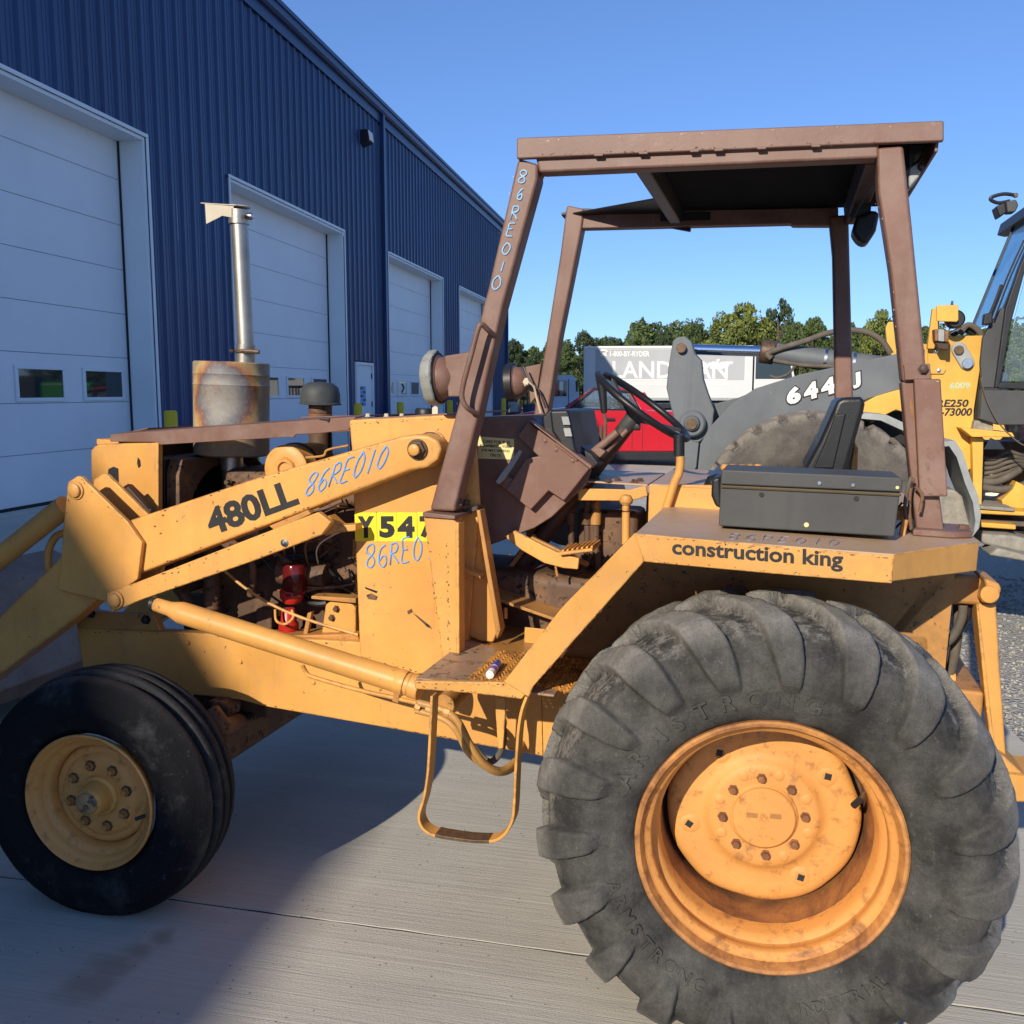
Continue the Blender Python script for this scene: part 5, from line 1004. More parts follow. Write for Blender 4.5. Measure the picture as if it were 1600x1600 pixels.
# ---- fender
BF = .05
pl('fender_leg', [(991, 833), (1000, 838), (1006, 878), (942, 950), (833, 1073), (826, 1090), (787, 1066), (877, 950)], .095, .006, Y, .003)
pl('fender_flange', [(991, 833), (1100, 843), (1396, 869), (1394, 912), (1200, 896), (1006, 878), (1000, 860)], .06, .005, Y, .003)
q0, q1 = P(991, 833, .06), P(1396, 869, .06); zf = (q0.z + q1.z) / 2 + .001
rcx = .445; TOPF = [V(q0.x, .062, zf), V(q1.x, .062, zf), V(rcx, .37, zf), V(rcx, .70, zf), V(q0.x, .70, zf)]
FTOP = paint('dusty_fender_top', (.52, .33, .19), wear=(.30, .2, .14), dirt=(.42, .31, .22), chips=.62, dirtamt=.8); prism('fender_top', TOPF, (0, 0, -.006), FTOP, TR, .002)
fh = P(1396, 869, .06).z - P(1394, 912, .06).z
hexa('fender_flange', [V(q1.x, .06, zf), V(rcx, .37, zf), V(rcx, .37, zf - fh - .012), V(q1.x, .06, zf - fh)], [v + V(-.002, .005, 0) for v in (V(q1.x, .06, zf), V(rcx, .37, zf), V(rcx, .37, zf - fh - .012), V(q1.x, .06, zf - fh))], Y, TR, .003)
hexa('fender_flange', [V(rcx, .37, zf), V(rcx, .70, zf), V(rcx, .70, zf - fh), V(rcx, .37, zf - fh - .012)], [v + V(-.005, 0, 0) for v in (V(rcx, .37, zf), V(rcx, .70, zf), V(rcx, .70, zf - fh), V(rcx, .37, zf - fh - .012))], Y, TR, .003)
l0, l1 = P(991, 833, .095), P(787, 1066, .095)
hexa('fender_front', [V(q0.x, .097, zf - .003), V(q0.x, .50, zf - .003), V(l1.x, .50, l1.z), V(l1.x, .097, l1.z)], [v + V(.004, 0, -.006) for v in (V(q0.x, .097, zf - .003), V(q0.x, .50, zf - .003), V(l1.x, .50, l1.z), V(l1.x, .097, l1.z))], Y, TR, .002)
cpy = [o for o in TR.children if o.name.split('.')[0] in ('fender_leg', 'fender_flange', 'fender_top', 'fender_front')]
for o in cpy: mir(o)
text_on('decal', 'construction king', P(1050, 873, .0595), P(1317, 894, .0595), P(1050, 842.5, .0595), INK, TR, .028, .001)
# faded marking on fender top
def ft_pt(x, y): return FT.PZ(x, y, zf + .0012)
pos = []
for i, c_ in enumerate('86RE010'): x = 1135 + i * 26; y = 842 + i * 1.6; pos.append((ft_pt(x, y), ft_pt(x + 22, y + 1.5), ft_pt(x + 5, y - 9)))
scrawl('paint_marking', '86RE010', pos, FADEINK, TR, .0012)
for i in range(6): x = 1120 + i * 52; pl('rust_nick', [(x, 846 + (x - 1100) * .088), (x + 8, 846.4 + (x - 1100) * .088), (x + 7, 848 + (x - 1100) * .088), (x + 1, 848 + (x - 1100) * .088)], .0592, .001, RIMD, 0)
# ---- tool box
bt = zf + .002; b0, b1 = FT.P(1123, 822, .25), FT.P(1397, 839, .25)
TB = [(1126, 742), (1408, 757), (1398, 839), (1123, 822)]
pl('tool_box', TB, .25, .17, BOXM, .004); pl('tool_box_lid', [(1127, 736), (1131, 734), (1407, 746), (1411, 750), (1409, 769), (1126, 757)], .238, .19, BOXM, .006)
tube('lid_bead', [P(1127, 760, .247), P(1408, 773, .247)], .004, flat('lid_seal', (.10, .075, .04), .8), TR, 6, False)
for x, y, mm, r in ((1280, 754, STEEL, .005), (1332, 757, STEEL, .005), (1190, 773, GASK, .006), (1338, 779, GASK, .006), (1260, 820, YST2, .006), (1401, 761, YST2, .004)): p = P(x, y, .25); cyl('rivet', (p.x, .2365 if y < 765 else .2495, p.z), (0, -1, 0), r, .002, mm, TR, 12)
pl('tool_box_nub', [(1112, 748), (1126, 744), (1128, 795), (1118, 792), (1111, 775)], .30, .10, BLK, .012)
for k in range(5): x = 1133 + k * 12 + (3 if k > 1 else 0); p = P(x, 731, .9); lathe('spring_knob', (p.x, .9, p.z), (0, 0, 1), [(0, -.014), (.010, -.012), (.0155, 0), (.010, .011), (0, .013)], RIM, TR, 14)
# wires at post base
for k, pp_ in enumerate(([(1424, 745), (1418, 765), (1414, 790), (1417, 820)], [(1427, 748), (1422, 772), (1421, 800), (1424, 828)], [(1410, 785), (1399, 800), (1397, 825), (1410, 815), (1425, 812), (1426, 828)], [(1430, 760), (1441, 775), (1437, 800)])): tube('wiring', [P(x, y, .40) for x, y in pp_], .0045 if k != 2 else .003, (HOSE, GREASE, BLK, GREASE)[k], TR, 8)
tube('wiring_sleeve', [P(1415, 812, .39), P(1411, 828, .39), P(1408, 845, .38)], .008, RIM, TR, 8)
# ---- seat and deck
sb = [(1308, 627), (1316, 622), (1344, 620), (1353, 624), (1350, 641), (1336, 690), (1322, 738), (1319, 745), (1259, 743), (1257, 733), (1280, 690), (1300, 645)]
pl('seat_back', sb, .75, .36, BLKV, .022, TR); pl('seat_back_panel', [(1305, 648), (1322, 646), (1302, 732), (1272, 732), (1290, 690)], .743, .012, BLKV, .004)
pl('seat_stay', [(1335, 690), (1341, 700), (1340, 760), (1325, 760)], 1.0, .04, RIM, .003)
box('seat_cushion', (-.25, .16), (.70, 1.16), (1.27, 1.36), BLKV, TR, .03); 
DK = [(1014, 757), (1130, 758), (1130, 826), (1012, 822)]
pl('seat_deck', DK, .66, .006, Y, .003)
d0, d1 = P(1016, 756, .66), P(1130, 758, .66)
prism('seat_deck_top', [V(d0.x, .66, d0.z), V(d1.x + .35, .66, d0.z), V(d1.x + .35, 1.3, d0.z), V(d0.x, 1.3, d0.z)], (0, 0, -.006), FTOP, TR, .002)
prism('seat_deck_front', [V(d0.x, .666, d0.z - .006), V(d0.x, 1.3, d0.z - .006), V(d0.x, 1.3, d0.z - .3), V(d0.x, .666, d0.z - .3)], (.005, 0, 0), YD, TR, .001)
e0, e1 = P(905, 762, .80), P(1012, 757, .80)
pl('valve_cover', [(903, 763), (985, 765), (1010, 758), (1012, 775), (985, 783), (903, 782)], .80, .01, Y, .003); prism('valve_cover_top', [V(e0.x, .80, e1.z), V(e1.x, .80, e1.z), V(e1.x, 1.25, e1.z), V(e0.x, 1.25, e1.z)], (0, 0, -.006), FTOP, TR, .002)
for x, y in ((932, 749), (951, 753), (965, 751), (991, 754), (1000, 752)): p = FT.PZ(x, y, e1.z); bolt((p.x, p.y, e1.z), (0, 0, 1), .010, .010, GREASE, TR)
tube('transmission_lever', [P(978, 850, .74), P(978, 800, .74)], .0125, Y, TR, 12, False); lathe('lever_knob', (P(978, 790, .74).x, .74, P(978, 795, .74).z), (0, 0, 1), [(0, -.008), (.010, -.006), (.012, .0), (.011, .01), (.020, .02), (.021, .03), (.014, .042), (0, .045)], Y, TR, 24)
# hydraulic valve and lines under the cover
box('hydraulic_valve', (P(905, 800, .98).x, P(1000, 800, .98).x), (.95, 1.15), (1.0, 1.2), GREASE, TR, .02); box('battery_box', (P(930, 800, 1.05).x, P(1010, 800, 1.05).x), (1.02, 1.3), (.84, 1.02), BLK, TR, .02)
for x in (893, 918, 932): lathe('valve_spool', (P(x, 790, .92).x, .92, P(x, 820, .92).z), (0, 0, 1), [(.014, 0), (.018, .002), (.018, .04), (.013, .045), (.013, .09)], GREASE if x != 932 else YD, TR, 16)
for pts, r in (([(893, 800), (893, 850), (898, 862), (910, 868), (917, 850), (918, 800)], .011), ([(893, 850), (880, 862), (866, 872), (860, 890)], .010), ([(918, 820), (917, 852), (905, 870), (885, 878)], .011), ([(932, 790), (931, 850), (934, 885), (932, 930)], .012), ([(926, 800), (925, 860), (915, 880), (905, 900)], .011)): tube('hydraulic_line', [P(x, y, .92) for x, y in pts], r, GREASE, TR, 10)
# pedals
pl('brake_pedal_arm', [(787, 838), (804, 829), (820, 838), (868, 862), (905, 873), (903, 890), (880, 888), (850, 880), (815, 860)], .70, .018, Y, .004); pl('brake_pedal_arm', [(830, 838), (890, 866), (920, 880), (918, 886), (880, 872), (826, 846)], .80, .018, YD, .004)
c_ = P(903, 866, .70); prism('pedal', [c_ + V(-.055, -.02, -.006), c_ + V(.05, -.02, .016), c_ + V(.05, .12, .016), c_ + V(-.055, .12, -.006)], (-.002, 0, .010), Y, TR, .003)
for k in range(7): a_ = c_ + V(-.048 + k * .015, -.015, .010 + k * .0033 - .004); prism('pedal_rib', [a_, a_ + V(.006, 0, .0015), a_ + V(.006, .13, .0015), a_ + V(0, .13, 0)], (0, 0, .006), Y, TR, 0)
tube('pedal_rod', [P(868, 885, .70), P(871, 900, .70)], .004, YD, TR, 6); pl('floor_link', [(779, 905), (785, 908), (838, 838), (832, 834)], .86, .015, YD, .002); tube('floor_peg', [P(790, 966, .58), P(790, 950, .58)], .006, Y, TR, 8)
# grey rounded tank on the far side
pt = P(905, 745, 1.5); lathe('far_tank', (pt.x, 1.3, pt.z - .10), (0, 1, 0), [(0, 0), (.12, 0), (.15, .03), (.16, .08), (.16, .4), (0, .42)], LGREY, TR, 32)
# ---- rear frame
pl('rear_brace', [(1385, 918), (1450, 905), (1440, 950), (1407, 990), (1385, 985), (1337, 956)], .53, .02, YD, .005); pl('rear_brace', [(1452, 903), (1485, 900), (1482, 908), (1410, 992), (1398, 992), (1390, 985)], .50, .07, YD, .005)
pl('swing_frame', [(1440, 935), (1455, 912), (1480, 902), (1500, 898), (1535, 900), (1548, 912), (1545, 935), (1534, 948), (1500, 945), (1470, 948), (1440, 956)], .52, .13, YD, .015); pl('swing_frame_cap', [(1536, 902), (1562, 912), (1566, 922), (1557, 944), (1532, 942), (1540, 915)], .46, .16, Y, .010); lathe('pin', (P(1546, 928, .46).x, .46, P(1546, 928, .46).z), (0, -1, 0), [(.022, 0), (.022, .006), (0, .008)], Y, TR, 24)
pl('stabilizer_post', [(1525, 943), (1557, 944), (1563, 1050), (1571, 1160), (1573, 1192), (1552, 1176), (1543, 1100), (1531, 1010)], .50, .08, Y, .006); pl('stabilizer_post_edge', [(1525, 943), (1529, 943), (1556, 1178), (1549, 1172), (1540, 1100)], .49, .01, Y, .002)
pl('stabilizer_foot', [(1553, 1172), (1572, 1184), (1600, 1210), (1700, 1216), (1700, 1256), (1580, 1254), (1566, 1215)], .46, .14, Y, .006); pl('stabilizer_foot_seam', [(1574, 1206), (1600, 1209), (1700, 1215), (1700, 1217), (1600, 1212), (1574, 1209)], .457, .004, YD, 0)
tube('stabilizer_cylinder', [P(1462, 940, .62), P(1462, 1060, .62)], .030, YD, TR, 20, False); tube('stabilizer_cylinder', [P(1443, 960, .66), P(1443, 1060, .66)], .018, YD, TR, 16, False)
tube('hydraulic_hose', [P(1505, 945, .55), P(1503, 965, .55), P(1492, 990, .55), P(1478, 1005, .55), P(1462, 1012, .56)], .012, HOSE, TR, 10); tube('hydraulic_hose', [P(1515, 943, .57), P(1512, 962, .57), P(1505, 975, .57), P(1496, 990, .57)], .008, BLK, TR, 10); tube('hydraulic_hose', [P(1497, 945, .6), P(1496, 990, .6), P(1488, 1040, .6), P(1482, 1055, .6)], .013, HOSE, TR, 10)
lathe('hose_elbow', P(1486, 1055, .6) - V(.02, 0, .01), V(1, 0, 0), [(0, 0), (.016, 0), (.018, .005), (.018, .03), (0, .035)], Y, TR, 16); lathe('hose_elbow', P(1467, 1013, .56) - V(.02, 0, 0), V(1, 0, .3), [(0, 0), (.012, 0), (.014, .005), (.014, .03), (0, .035)], Y, TR, 16)
pl('rear_crossmember', [(1398, 990), (1448, 992), (1453, 1000), (1453, 1030), (1420, 1022)], .50, .12, Y, .006); pl('pin_lug', [(1486, 1080), (1505, 1075), (1523, 1085), (1525, 1092), (1515, 1103), (1500, 1098)], .55, .04, Y, .004); lathe('pin', (P(1515, 1091, .55).x, .55, P(1515, 1091, .55).z), (0, -1, 0), [(.020, 0), (.022, .01), (.016, .018), (0, .02)], STEEL, TR, 24)
box('rear_housing', (-.35, .45), (.62, 1.22), (.45, .98), YD, TR, .03); cyl('axle_housing', (RWX, .36, RWZ), (0, 1, 0), .11, 1.1, YD, TR, 32)
box('rear_frame', (.44, .52), (.5, 1.34), (.55, .85), YD, TR, .01)
# ---- marker pen on the step
mo = FT.PZ(771, 1046, STEPZ + .015); m1 = FT.PZ(765, 1055, STEPZ + .015); m2 = FT.PZ(778, 1036, STEPZ + .015); dm = (m2 - m1).normalized()
Fm = Frame(FT.W(m1), 0); pr = bpy.data.objects.new('marker_pen', None); COL.objects.link(pr)
pr.matrix_world = FT.mat() @ Matrix.Translation(m1); tag(pr, 'blue and white paint marker pen lying on the metal step grating', 'marker pen')
lm = (m2 - m1).length
lathe('barrel', (0, 0, 0), dm, [(0, 0), (.004, 0), (.005, .001), (.011, .002), (.0115, .004), (.0115, lm * .55), (0, lm * .55)], WPRINT, pr, 20); lathe('cap', dm * (lm * .55), dm, [(0, 0), (.0118, 0), (.0118, lm * .3), (.010, lm * .45), (0, lm * .46)], flat('marker_blue', (.03, .06, .45), .35, bmp=0), pr, 20); lathe('printed_band', dm * (lm * .25), dm, [(.01155, 0), (.0118, .0), (.0118, lm * .22), (.0115, lm * .22)], flat('marker_band', (.25, .10, .35), .4, bmp=0), pr, 20)

# ---- more of the engine and small fittings
g3 = random.Random(8)
for k in range(14):
    x = g3.uniform(-1.95, -1.34); z = g3.uniform(.70, 1.2); y = .80 - g3.uniform(.0, .05)
    m = (YD, RIMD, STEEL, HOSE, YD)[k % 5]
    if k % 3 == 0: tube('fuel_pipe', [V(x, y, z), V(x + .04, y - .04, z + g3.uniform(-.05, .07)), V(x + .12, y - .03, z + g3.uniform(-.08, .1)), V(x + .2, y, z + g3.uniform(-.1, .1))], .0045, m, TR, 6)
    elif k % 3 == 1: lathe('injector_fitting', (x, y, z), (0, -1, g3.uniform(-.4, .4)), [(0, 0), (.012, 0), (.012, .014), (.008, .016), (.008, .03), (0, .032)], m, TR, 8)
    else: box('bracket_plate', (x, x + .05), (y - .012, y - .004), (z, z + .03), m, TR, .002)
lathe('alternator', (-1.86, .76, 1.08), (1, 0, 0), [(0, 0), (.05, .004), (.06, .02), (.06, .10), (.05, .12), (0, .125)], flat('cast_aluminium', (.22, .20, .17), .5, .5), TR, 28)
for dz in (0, .012): tube('fan_belt', [V(-2.0, .86, .97), V(-2.0, .80, 1.02), V(-2.0, .76, 1.09), V(-2.0, .80, 1.13), V(-2.0, .93, 1.11)], .006, BLK, TR, 6)
tube('injection_pump', [V(-1.68, .76, .93), V(-1.50, .76, .93)], .045, GREASE, TR, 20, False)
for k in range(4): tube('injector_line', [V(-1.65 + k * .04, .745, .97), V(-1.66 + k * .05, .72, 1.05), V(-1.72 + k * .12, .75, 1.14), V(-1.75 + k * .14, .80, 1.2)], .0038, STEEL if k % 2 else RIMD, TR, 6)

def chips(nm, lines, m, n, dn=-.0007, spread=3.0, size=(1.2, 5)):
    bm = bmesh.new()
    for (x0, y0, x1, y1, b), k in lines:
        L_ = math.hypot(x1 - x0, y1 - y0); ux, uy = (x1 - x0) / L_, (y1 - y0) / L_
        for i in range(int(L_ / 100 * n * k) + 1):
            t = random.random() * L_; o = abs(random.gauss(0, 1)) * spread * (1 if random.random() < .75 else 4); sx = k_ = 1
            cx, cy = x0 + ux * t - uy * o * spread_dir, y0 + uy * t + ux * o * spread_dir
            a = random.uniform(*size) * (1 if o < 4 else .5); w_ = a * random.uniform(.25, .6); pts = []
            for q_ in range(7):
                th = 2 * math.pi * q_ / 7; r_ = random.uniform(.55, 1.1); dx, dy = math.cos(th) * a * r_ * .5, math.sin(th) * w_ * r_ * .5
                pts.append(P(cx + dx * ux - dy * uy, cy + dx * uy + dy * ux, b) + V(0, dn, 0))
            try: bm.faces.new([bm.verts.new(p) for p in pts])
            except Exception: pass
    o_ = from_bm(nm, bm, m, TR); o_['kind'] = 'stuff'; return o_
spread_dir = 1
dk = MT['greasy_engine_paint']
chips('paint_chips', [((202, 813, 400, 749, .414), 1), ((400, 749, 625, 684, .414), 1), ((99, 820, 106, 756, .395), 1), ((128, 748, 199, 817, .395), -0 + 1), ((216, 911, 497, 803, .366), 1), ((993, 836, 1100, 845, .06), 1.5), ((1100, 845, 1394, 871, .06), 1.2), ((650, 1066, 787, 1068, .118), 3), ((548, 660, 700, 651, .53), 1), ((122, 983, 266, 990, .60), 1.5), ((266, 990, 560, 1005, .60), 1)], dk, 9)
spread_dir = -1
chips('paint_chips', [((218, 896, 400, 826, .414), 1), ((400, 826, 560, 765, .414), 1), ((173, 956, 400, 873, .366), 1), ((400, 873, 500, 835, .366), 1), ((1008, 877, 1394, 910, .06), 1.2), ((986, 838, 877, 952, .095), 0.01), ((942, 948, 834, 1070, .095), 1.6), ((650, 1076, 740, 1083, .118), 3), ((740, 1083, 813, 1091, .118), 3), ((564, 1026, 650, 1052, .53), 2), ((412, 1103, 600, 1136, .60), 1.5), ((600, 1136, 848, 1181, .594), 1.2)], dk, 9)
chips('paint_chips', [((704, 1030, 700, 830, .395), 2.5), ((664, 812, 690, 1030, .395), -1 + 2)], dk, 9, spread=2)
spread_dir = 1
chips('post_scratches', [((812, 250, 764, 448, .42), 1), ((764, 448, 716, 633, .42), 1), ((812, 218, 1470, 191, .405), 1.4), ((1393, 424, 1411, 594, .42), 1), ((1374, 300, 1393, 424, .42), 1), ((1430, 594, 1468, 594, .405), 2)], MT['pale_cap_paint'], 5, spread=5, size=(1, 4))
spread_dir = -1
chips('post_scratches', [((1439, 774, 1480, 774, .405), 3), ((810, 245, 1372, 222, .405), 1)], MT['greasy_engine_paint'], 8, spread=2, size=(1, 6))
# ================================================================== THINGS BEHIND THE TRACTOR
def hollow_text(name, s, F, bl, br, tl, b, m, parent, bold=.02, th=.003, shear=0):
    return text_on(name, s, F.P(*bl, b), F.P(*br, b), F.P(*tl, b), m, parent, bold, th, shear)
# ---- white box truck
ft = Frame((3.0, 43, 0), R_(6)); tr = root('box_truck', ft, 'white box truck with faded grey lettering beyond the red pickup', 'truck')
ft.O.z = gz(3, 43); tr.matrix_world = ft.mat()
A0 = ft.P(913, 541, 0); A1 = ft.P(1166, 548, 0)
zt = A0.z; zb = 1.05; x0, x1 = A0.x, A1.x + .3
bx = box('cargo_box', (x0, x1), (0, 2.4), (zb, zt), BOXW, tr, .02)
box('roof_rail', (x0 - .01, x1), (-.03, -.002), (zt - .10, zt), WPRINT, tr, .01); box('bottom_rail', (x0, x1), (-.03, -.002), (zb, zb + .12), LGREY, tr, .01)
box('corner_post', (x0 - .02, x0 + .28), (-.035, -.003), (zb + .12, zt - .11), BOXW, tr, .03); box('corner_post', (x1 - .3, x1), (-.035, -.003), (zb + .12, zt - .11), BOXW, tr, .03)
box('faded_panel', (x0 + .5, x1 - .35), (-.006, -.001), (zb + .9, zt - .14), BOXP, tr, 0)
hollow_text('lettering', '1-800-BY-RYDER', ft, (953, 557), (1015, 557), (953, 548.5), -.008, WPRINT, tr, .03)
hollow_text('lettering', 'LANDSPAN', ft, (957, 591), (1137, 592), (957, 564), -.008, WPRINT, tr, .015)
hollow_text('lettering', 'Ryder', ft, (1083, 583), (1146, 580), (1083, 563), -.009, WPRINT, tr, .05, shear=.25)
tube('phone_symbol', [ft.P(937, 551, -.01), ft.P(940, 548, -.01), ft.P(946, 548, -.01), ft.P(949, 551, -.01)], .05, WPRINT, tr, 6); box('phone_symbol', (ft.P(939, 0, 0).x if 0 else ft.P(938.5, 556, 0).x, ft.P(948, 556, 0).x), (-.02, -.003), (ft.P(940, 556.5, 0).z, ft.P(940, 551.5, 0).z), WPRINT, tr, 0)
for q in (592.5, 597, 600): box('stripe', (ft.P(960, q, 0).x, ft.P(1137, q, 0).x), (-.008, -.001), (ft.P(1000, q + 1.5, 0).z, ft.P(1000, q, 0).z), WPRINT, tr, 0)
box('chassis', (x0, x1), (.5, 1.9), (.7, zb), BLK, tr)
prism('cab', [(x1 + .1, .15, .7), (x1 + 2.6, .15, .7), (x1 + 2.6, .15, 1.7), (x1 + 1.9, .15, 1.9), (x1 + 1.6, .15, 3.3), (x1 + .1, .15, 3.4)], (0, 2.1, 0), BOXW, tr, .05); prism('cab_window', [(x1 + .15, .14, 2.0), (x1 + 1.75, .14, 2.0), (x1 + 1.55, .14, 3.25), (x1 + .15, .14, 3.3)], (0, .008, 0), GLD, tr, 0)
for xx in (x0 + 1.6, x1 + 1.7):
    for yy in (.1, 1.95): cyl('wheel', (xx, yy, .5), (0, 1, 0), .5, .35, TYL, tr, 28)
for xx in (x0 + 2.6,): box('bumper_box', (xx, xx + 1.2), (.2, .6), (.45, .95), BLK, tr)
# ---- white truck cab, its bluish shade put into the paint colour
fc = Frame((2.2, 31, 0), R_(4)); fc.O.z = gz(2.2, 31); tc = root('flatbed_truck', fc, 'white truck cab, bluish with painted-in shade, standing beyond the red pickup, red sign in its window', 'truck')
P = lambda x, y, b=0: fc.P(x, y, b)
plate('cab', fc, [(822, 680), (822, 642), (838, 634), (848, 600), (858, 588), (868, 586), (892, 586), (900, 591), (904, 612), (906, 680)], 0, 2.1, CABSHADE, tc, .04)
plate('side_window', fc, [(866, 594), (886, 595), (885, 619), (866, 619), (853, 619), (858, 600)], -.02, .015, GLD, tc, 0)
plate('window_sign', fc, [(867, 598), (871, 598), (871, 617), (867, 617)], -.03, .008, RED, tc, 0); plate('window_sign', fc, [(874, 596), (880, 596), (880, 610), (874, 610)], -.03, .008, WPRINT, tc, 0)
plate('mirror', fc, [(899, 595), (902, 595), (903, 612), (900, 612)], -.3, .06, BLK, tc, .01)
plate('door_seam', fc, [(888, 592), (889, 592), (889, 650), (888, 650)], -.012, .01, BLK, tc, 0)
c0 = P(905, 660); box('flat_deck', (c0.x, c0.x + 5.2), (0, 2.2), (.95, 1.1), BLK, tc, .02); box('chassis', (c0.x - 1, c0.x + 5), (.6, 1.6), (.55, .95), BLK, tc)
for xx in (c0.x - .9, c0.x + 3.4):
    for yy in (.05, 1.75): cyl('wheel', (xx, yy, .48), (0, 1, 0), .48, .32, TYF, tc, 28)
# ---- red pickup
fp = Frame((2.3, 20.3, 0), R_(3)); fp.O.z = gz(2.3, 20.3); pk = root('pickup_truck', fp, 'red crew cab pickup truck parked behind the steering wheel of the tan tractor', 'pickup truck')
body = [(788, 700), (780, 684), (782, 662), (800, 650), (838, 643), (880, 638), (1000, 641), (1040, 643), (1196, 645), (1196, 700), (1172, 706), (1160, 692), (1142, 687), (1124, 692), (1112, 706), (870, 706), (862, 692), (842, 686), (822, 692), (812, 706)]
plate('body', fp, body, 0, 1.85, REDP, pk, .035)
rf = [(926, 607), (945, 603), (968, 605), (986, 612)]
A = [fp.P(x, y, .18) for x, y in rf]; B = [p + Vector((0, 1.45, 0)) for p in A]
def roofseg():
    bm = bmesh.new(); up = Vector((0, 0, .05)); poly_prism(bm, A + [p - up for p in A[::-1]], Vector((0, 1.45, 0))); return from_bm('cab_roof', bm, REDP, pk, bev=.02)
roofseg()
for yy, s in ((.02, 1), (1.83, -1)):
    for (xa, ya, xb, yb, wd, nm) in ((882, 638, 928, 607, .09, 'windscreen_pillar'), (968, 640, 960, 607, .11, 'door_pillar'), (1002, 641, 987, 613, .30, 'rear_pillar')):
        a = fp.P(xa, ya, 0); b = fp.P(xb, yb, 0); a.y = yy; b.y = yy + .17 * s
        hexa(nm, [a, a + Vector((wd, 0, 0)), b + Vector((wd, 0, 0)), b], [v + Vector((0, .06 * s, 0)) for v in (a, a + Vector((wd, 0, 0)), b + Vector((wd, 0, 0)), b)], REDP if nm != 'door_pillar' else BLK, pk, .01)
    g = [fp.P(890, 639, 0), fp.P(1000, 641, 0), fp.P(986, 613, 0), fp.P(930, 608, 0)]
    for i, v in enumerate(g): v.y = yy + (.03 if i < 2 else .19) * s
    if s > 0: prism('side_window', g, (0, .008, 0), GLT, pk, 0)
ws = [fp.P(884, 638, 0), fp.P(929, 608, 0)]
prism('windscreen', [(ws[0].x + .02, .08, ws[0].z), (ws[1].x + .02, .22, ws[1].z - .02), (ws[1].x + .02, 1.6, ws[1].z - .02), (ws[0].x + .02, 1.75, ws[0].z)], (.01, 0, .004), GLT, pk, 0)
tube('window_surround', [fp.P(889, 640, 0) + Vector((0, .03, 0)), fp.P(929, 607, 0) + Vector((0, .19, 0)), fp.P(986, 612, 0) + Vector((0, .19, 0)), fp.P(1001, 641, 0) + Vector((0, .03, 0)), fp.P(889, 640, 0) + Vector((0, .03, 0))], .03, BLK, pk, 8, False)
for yy in (.45, 1.1):
    a = fp.P(945, 640, 0); box('seat', (a.x, a.x + .16), (yy, yy + .45), (a.z - .4, a.z + .28), BLK, pk, .04)
a = fp.P(908, 640, 0); tube('wheel_rim', [(a.x, .35, a.z - .05), (a.x + .1, .35, a.z + .2)], .02, BLK, pk, 8)
a = fp.P(953, 655, 0); box('door_handle', (a.x - .09, a.x + .1), (-.05, -.004), (a.z - .03, a.z + .03), BLK, pk, .01)
for px in (899, 987, 1003): 
    a = fp.P(px, 703, 0); c = fp.P(px, 645, 0); box('door_seam', (a.x, a.x + .012), (-.0025, .004), (a.z, c.z), BLK, pk, 0)
a = fp.P(872, 704, 0); c = fp.P(1110, 704, 0); box('rocker_trim', (a.x, c.x), (-.02, .4), (a.z - .20, a.z - .01), BLK, pk, .02)
a = fp.P(905, 640, 0); prism('wing_mirror', [(a.x - .1, -.05, a.z - .02), (a.x + .05, -.05, a.z - .02), (a.x + .05, -.05, a.z + .16), (a.x - .12, -.05, a.z + .14)], (0, -.16, 0), BLK, pk, .03)
for px in (842, 1142):
    a = fp.P(px, 712, 0)
    for yy in (.02, 1.57):
        lathe('wheel', (a.x, yy, .38), (0, 1, 0), [(0, .04), (.18, .05), (.22, .0), (.25, .02), (.36, .0), (.38, .04), (.38, .22), (.36, .26), (0, .26)], TYF, pk, 36)
plate('headlamp', fp, [(781, 664), (795, 657), (799, 664), (784, 671)], -.01, .3, GLT, pk, .01)
# ---- far parked machine, left of far post
fm = Frame((.1, 26, 0), R_(2)); fm.O.z = gz(.1, 26); mc = root('skid_steer', fm, 'small distant machine with a pale grey hood beside the building corner', 'machine')
plate('hood', fm, [(796, 628), (809, 630), (811, 645), (797, 645)], 0, 1.2, LGREY, mc, .05)
plate('chassis', fm, [(790, 645), (835, 645), (835, 668), (790, 668)], 0, 1.3, BLK, mc, .03)
for px in (812, 817, 823, 829): plate('guard_bar', fm, [(px, 606), (px + 2, 606), (px + 2, 646), (px, 646)], 0, .06, BLK if px % 2 else RED, mc, .01)
plate('cab_roof', fm, [(808, 602), (834, 602), (834, 606), (808, 606)], 0, 1.2, BLK, mc, .02)
plate('rear_body', fm, [(818, 632), (836, 630), (836, 646), (818, 646)], .3, .7, BLUET, mc, .03)
for px in (800, 826):
    a = fm.P(px, 668, 0); cyl('wheel', (a.x, -.05, .38), (0, 1, 0), .38, .3, TYF, mc, 24)
# ---- green tractor, seen as the reflection in the nearest door's window
fg = Frame((14.4, 30.1, 0), R_(35)); fg.O.z = gz(14.4, 30.1); gt = root('green_tractor', fg, 'green machine seen as a reflection in the left window of the nearest overhead door', 'tractor')
box('hood', (-2.2, -.4), (-.5, .5), (.95, 2.3), HOODG, gt, .12); box('side_panel', (-2.1, -.5), (-.56, .56), (.8, 1.25), HOODG, gt, .03); box('chassis', (-2.2, 1.3), (-.3, .3), (.55, .95), BLK, gt, .03)
box('cab_frame', (-.3, 1.0), (-.7, .7), (1.0, 2.5), BLK, gt, .05); box('grille', (-2.26, -2.2), (-.4, .4), (1.0, 1.6), BLK, gt, .01); box('fender', (.3, 1.5), (-1.1, -.65), (1.35, 1.5), HOODG, gt, .05); box('fender', (.3, 1.5), (.65, 1.1), (1.35, 1.5), HOODG, gt, .05)
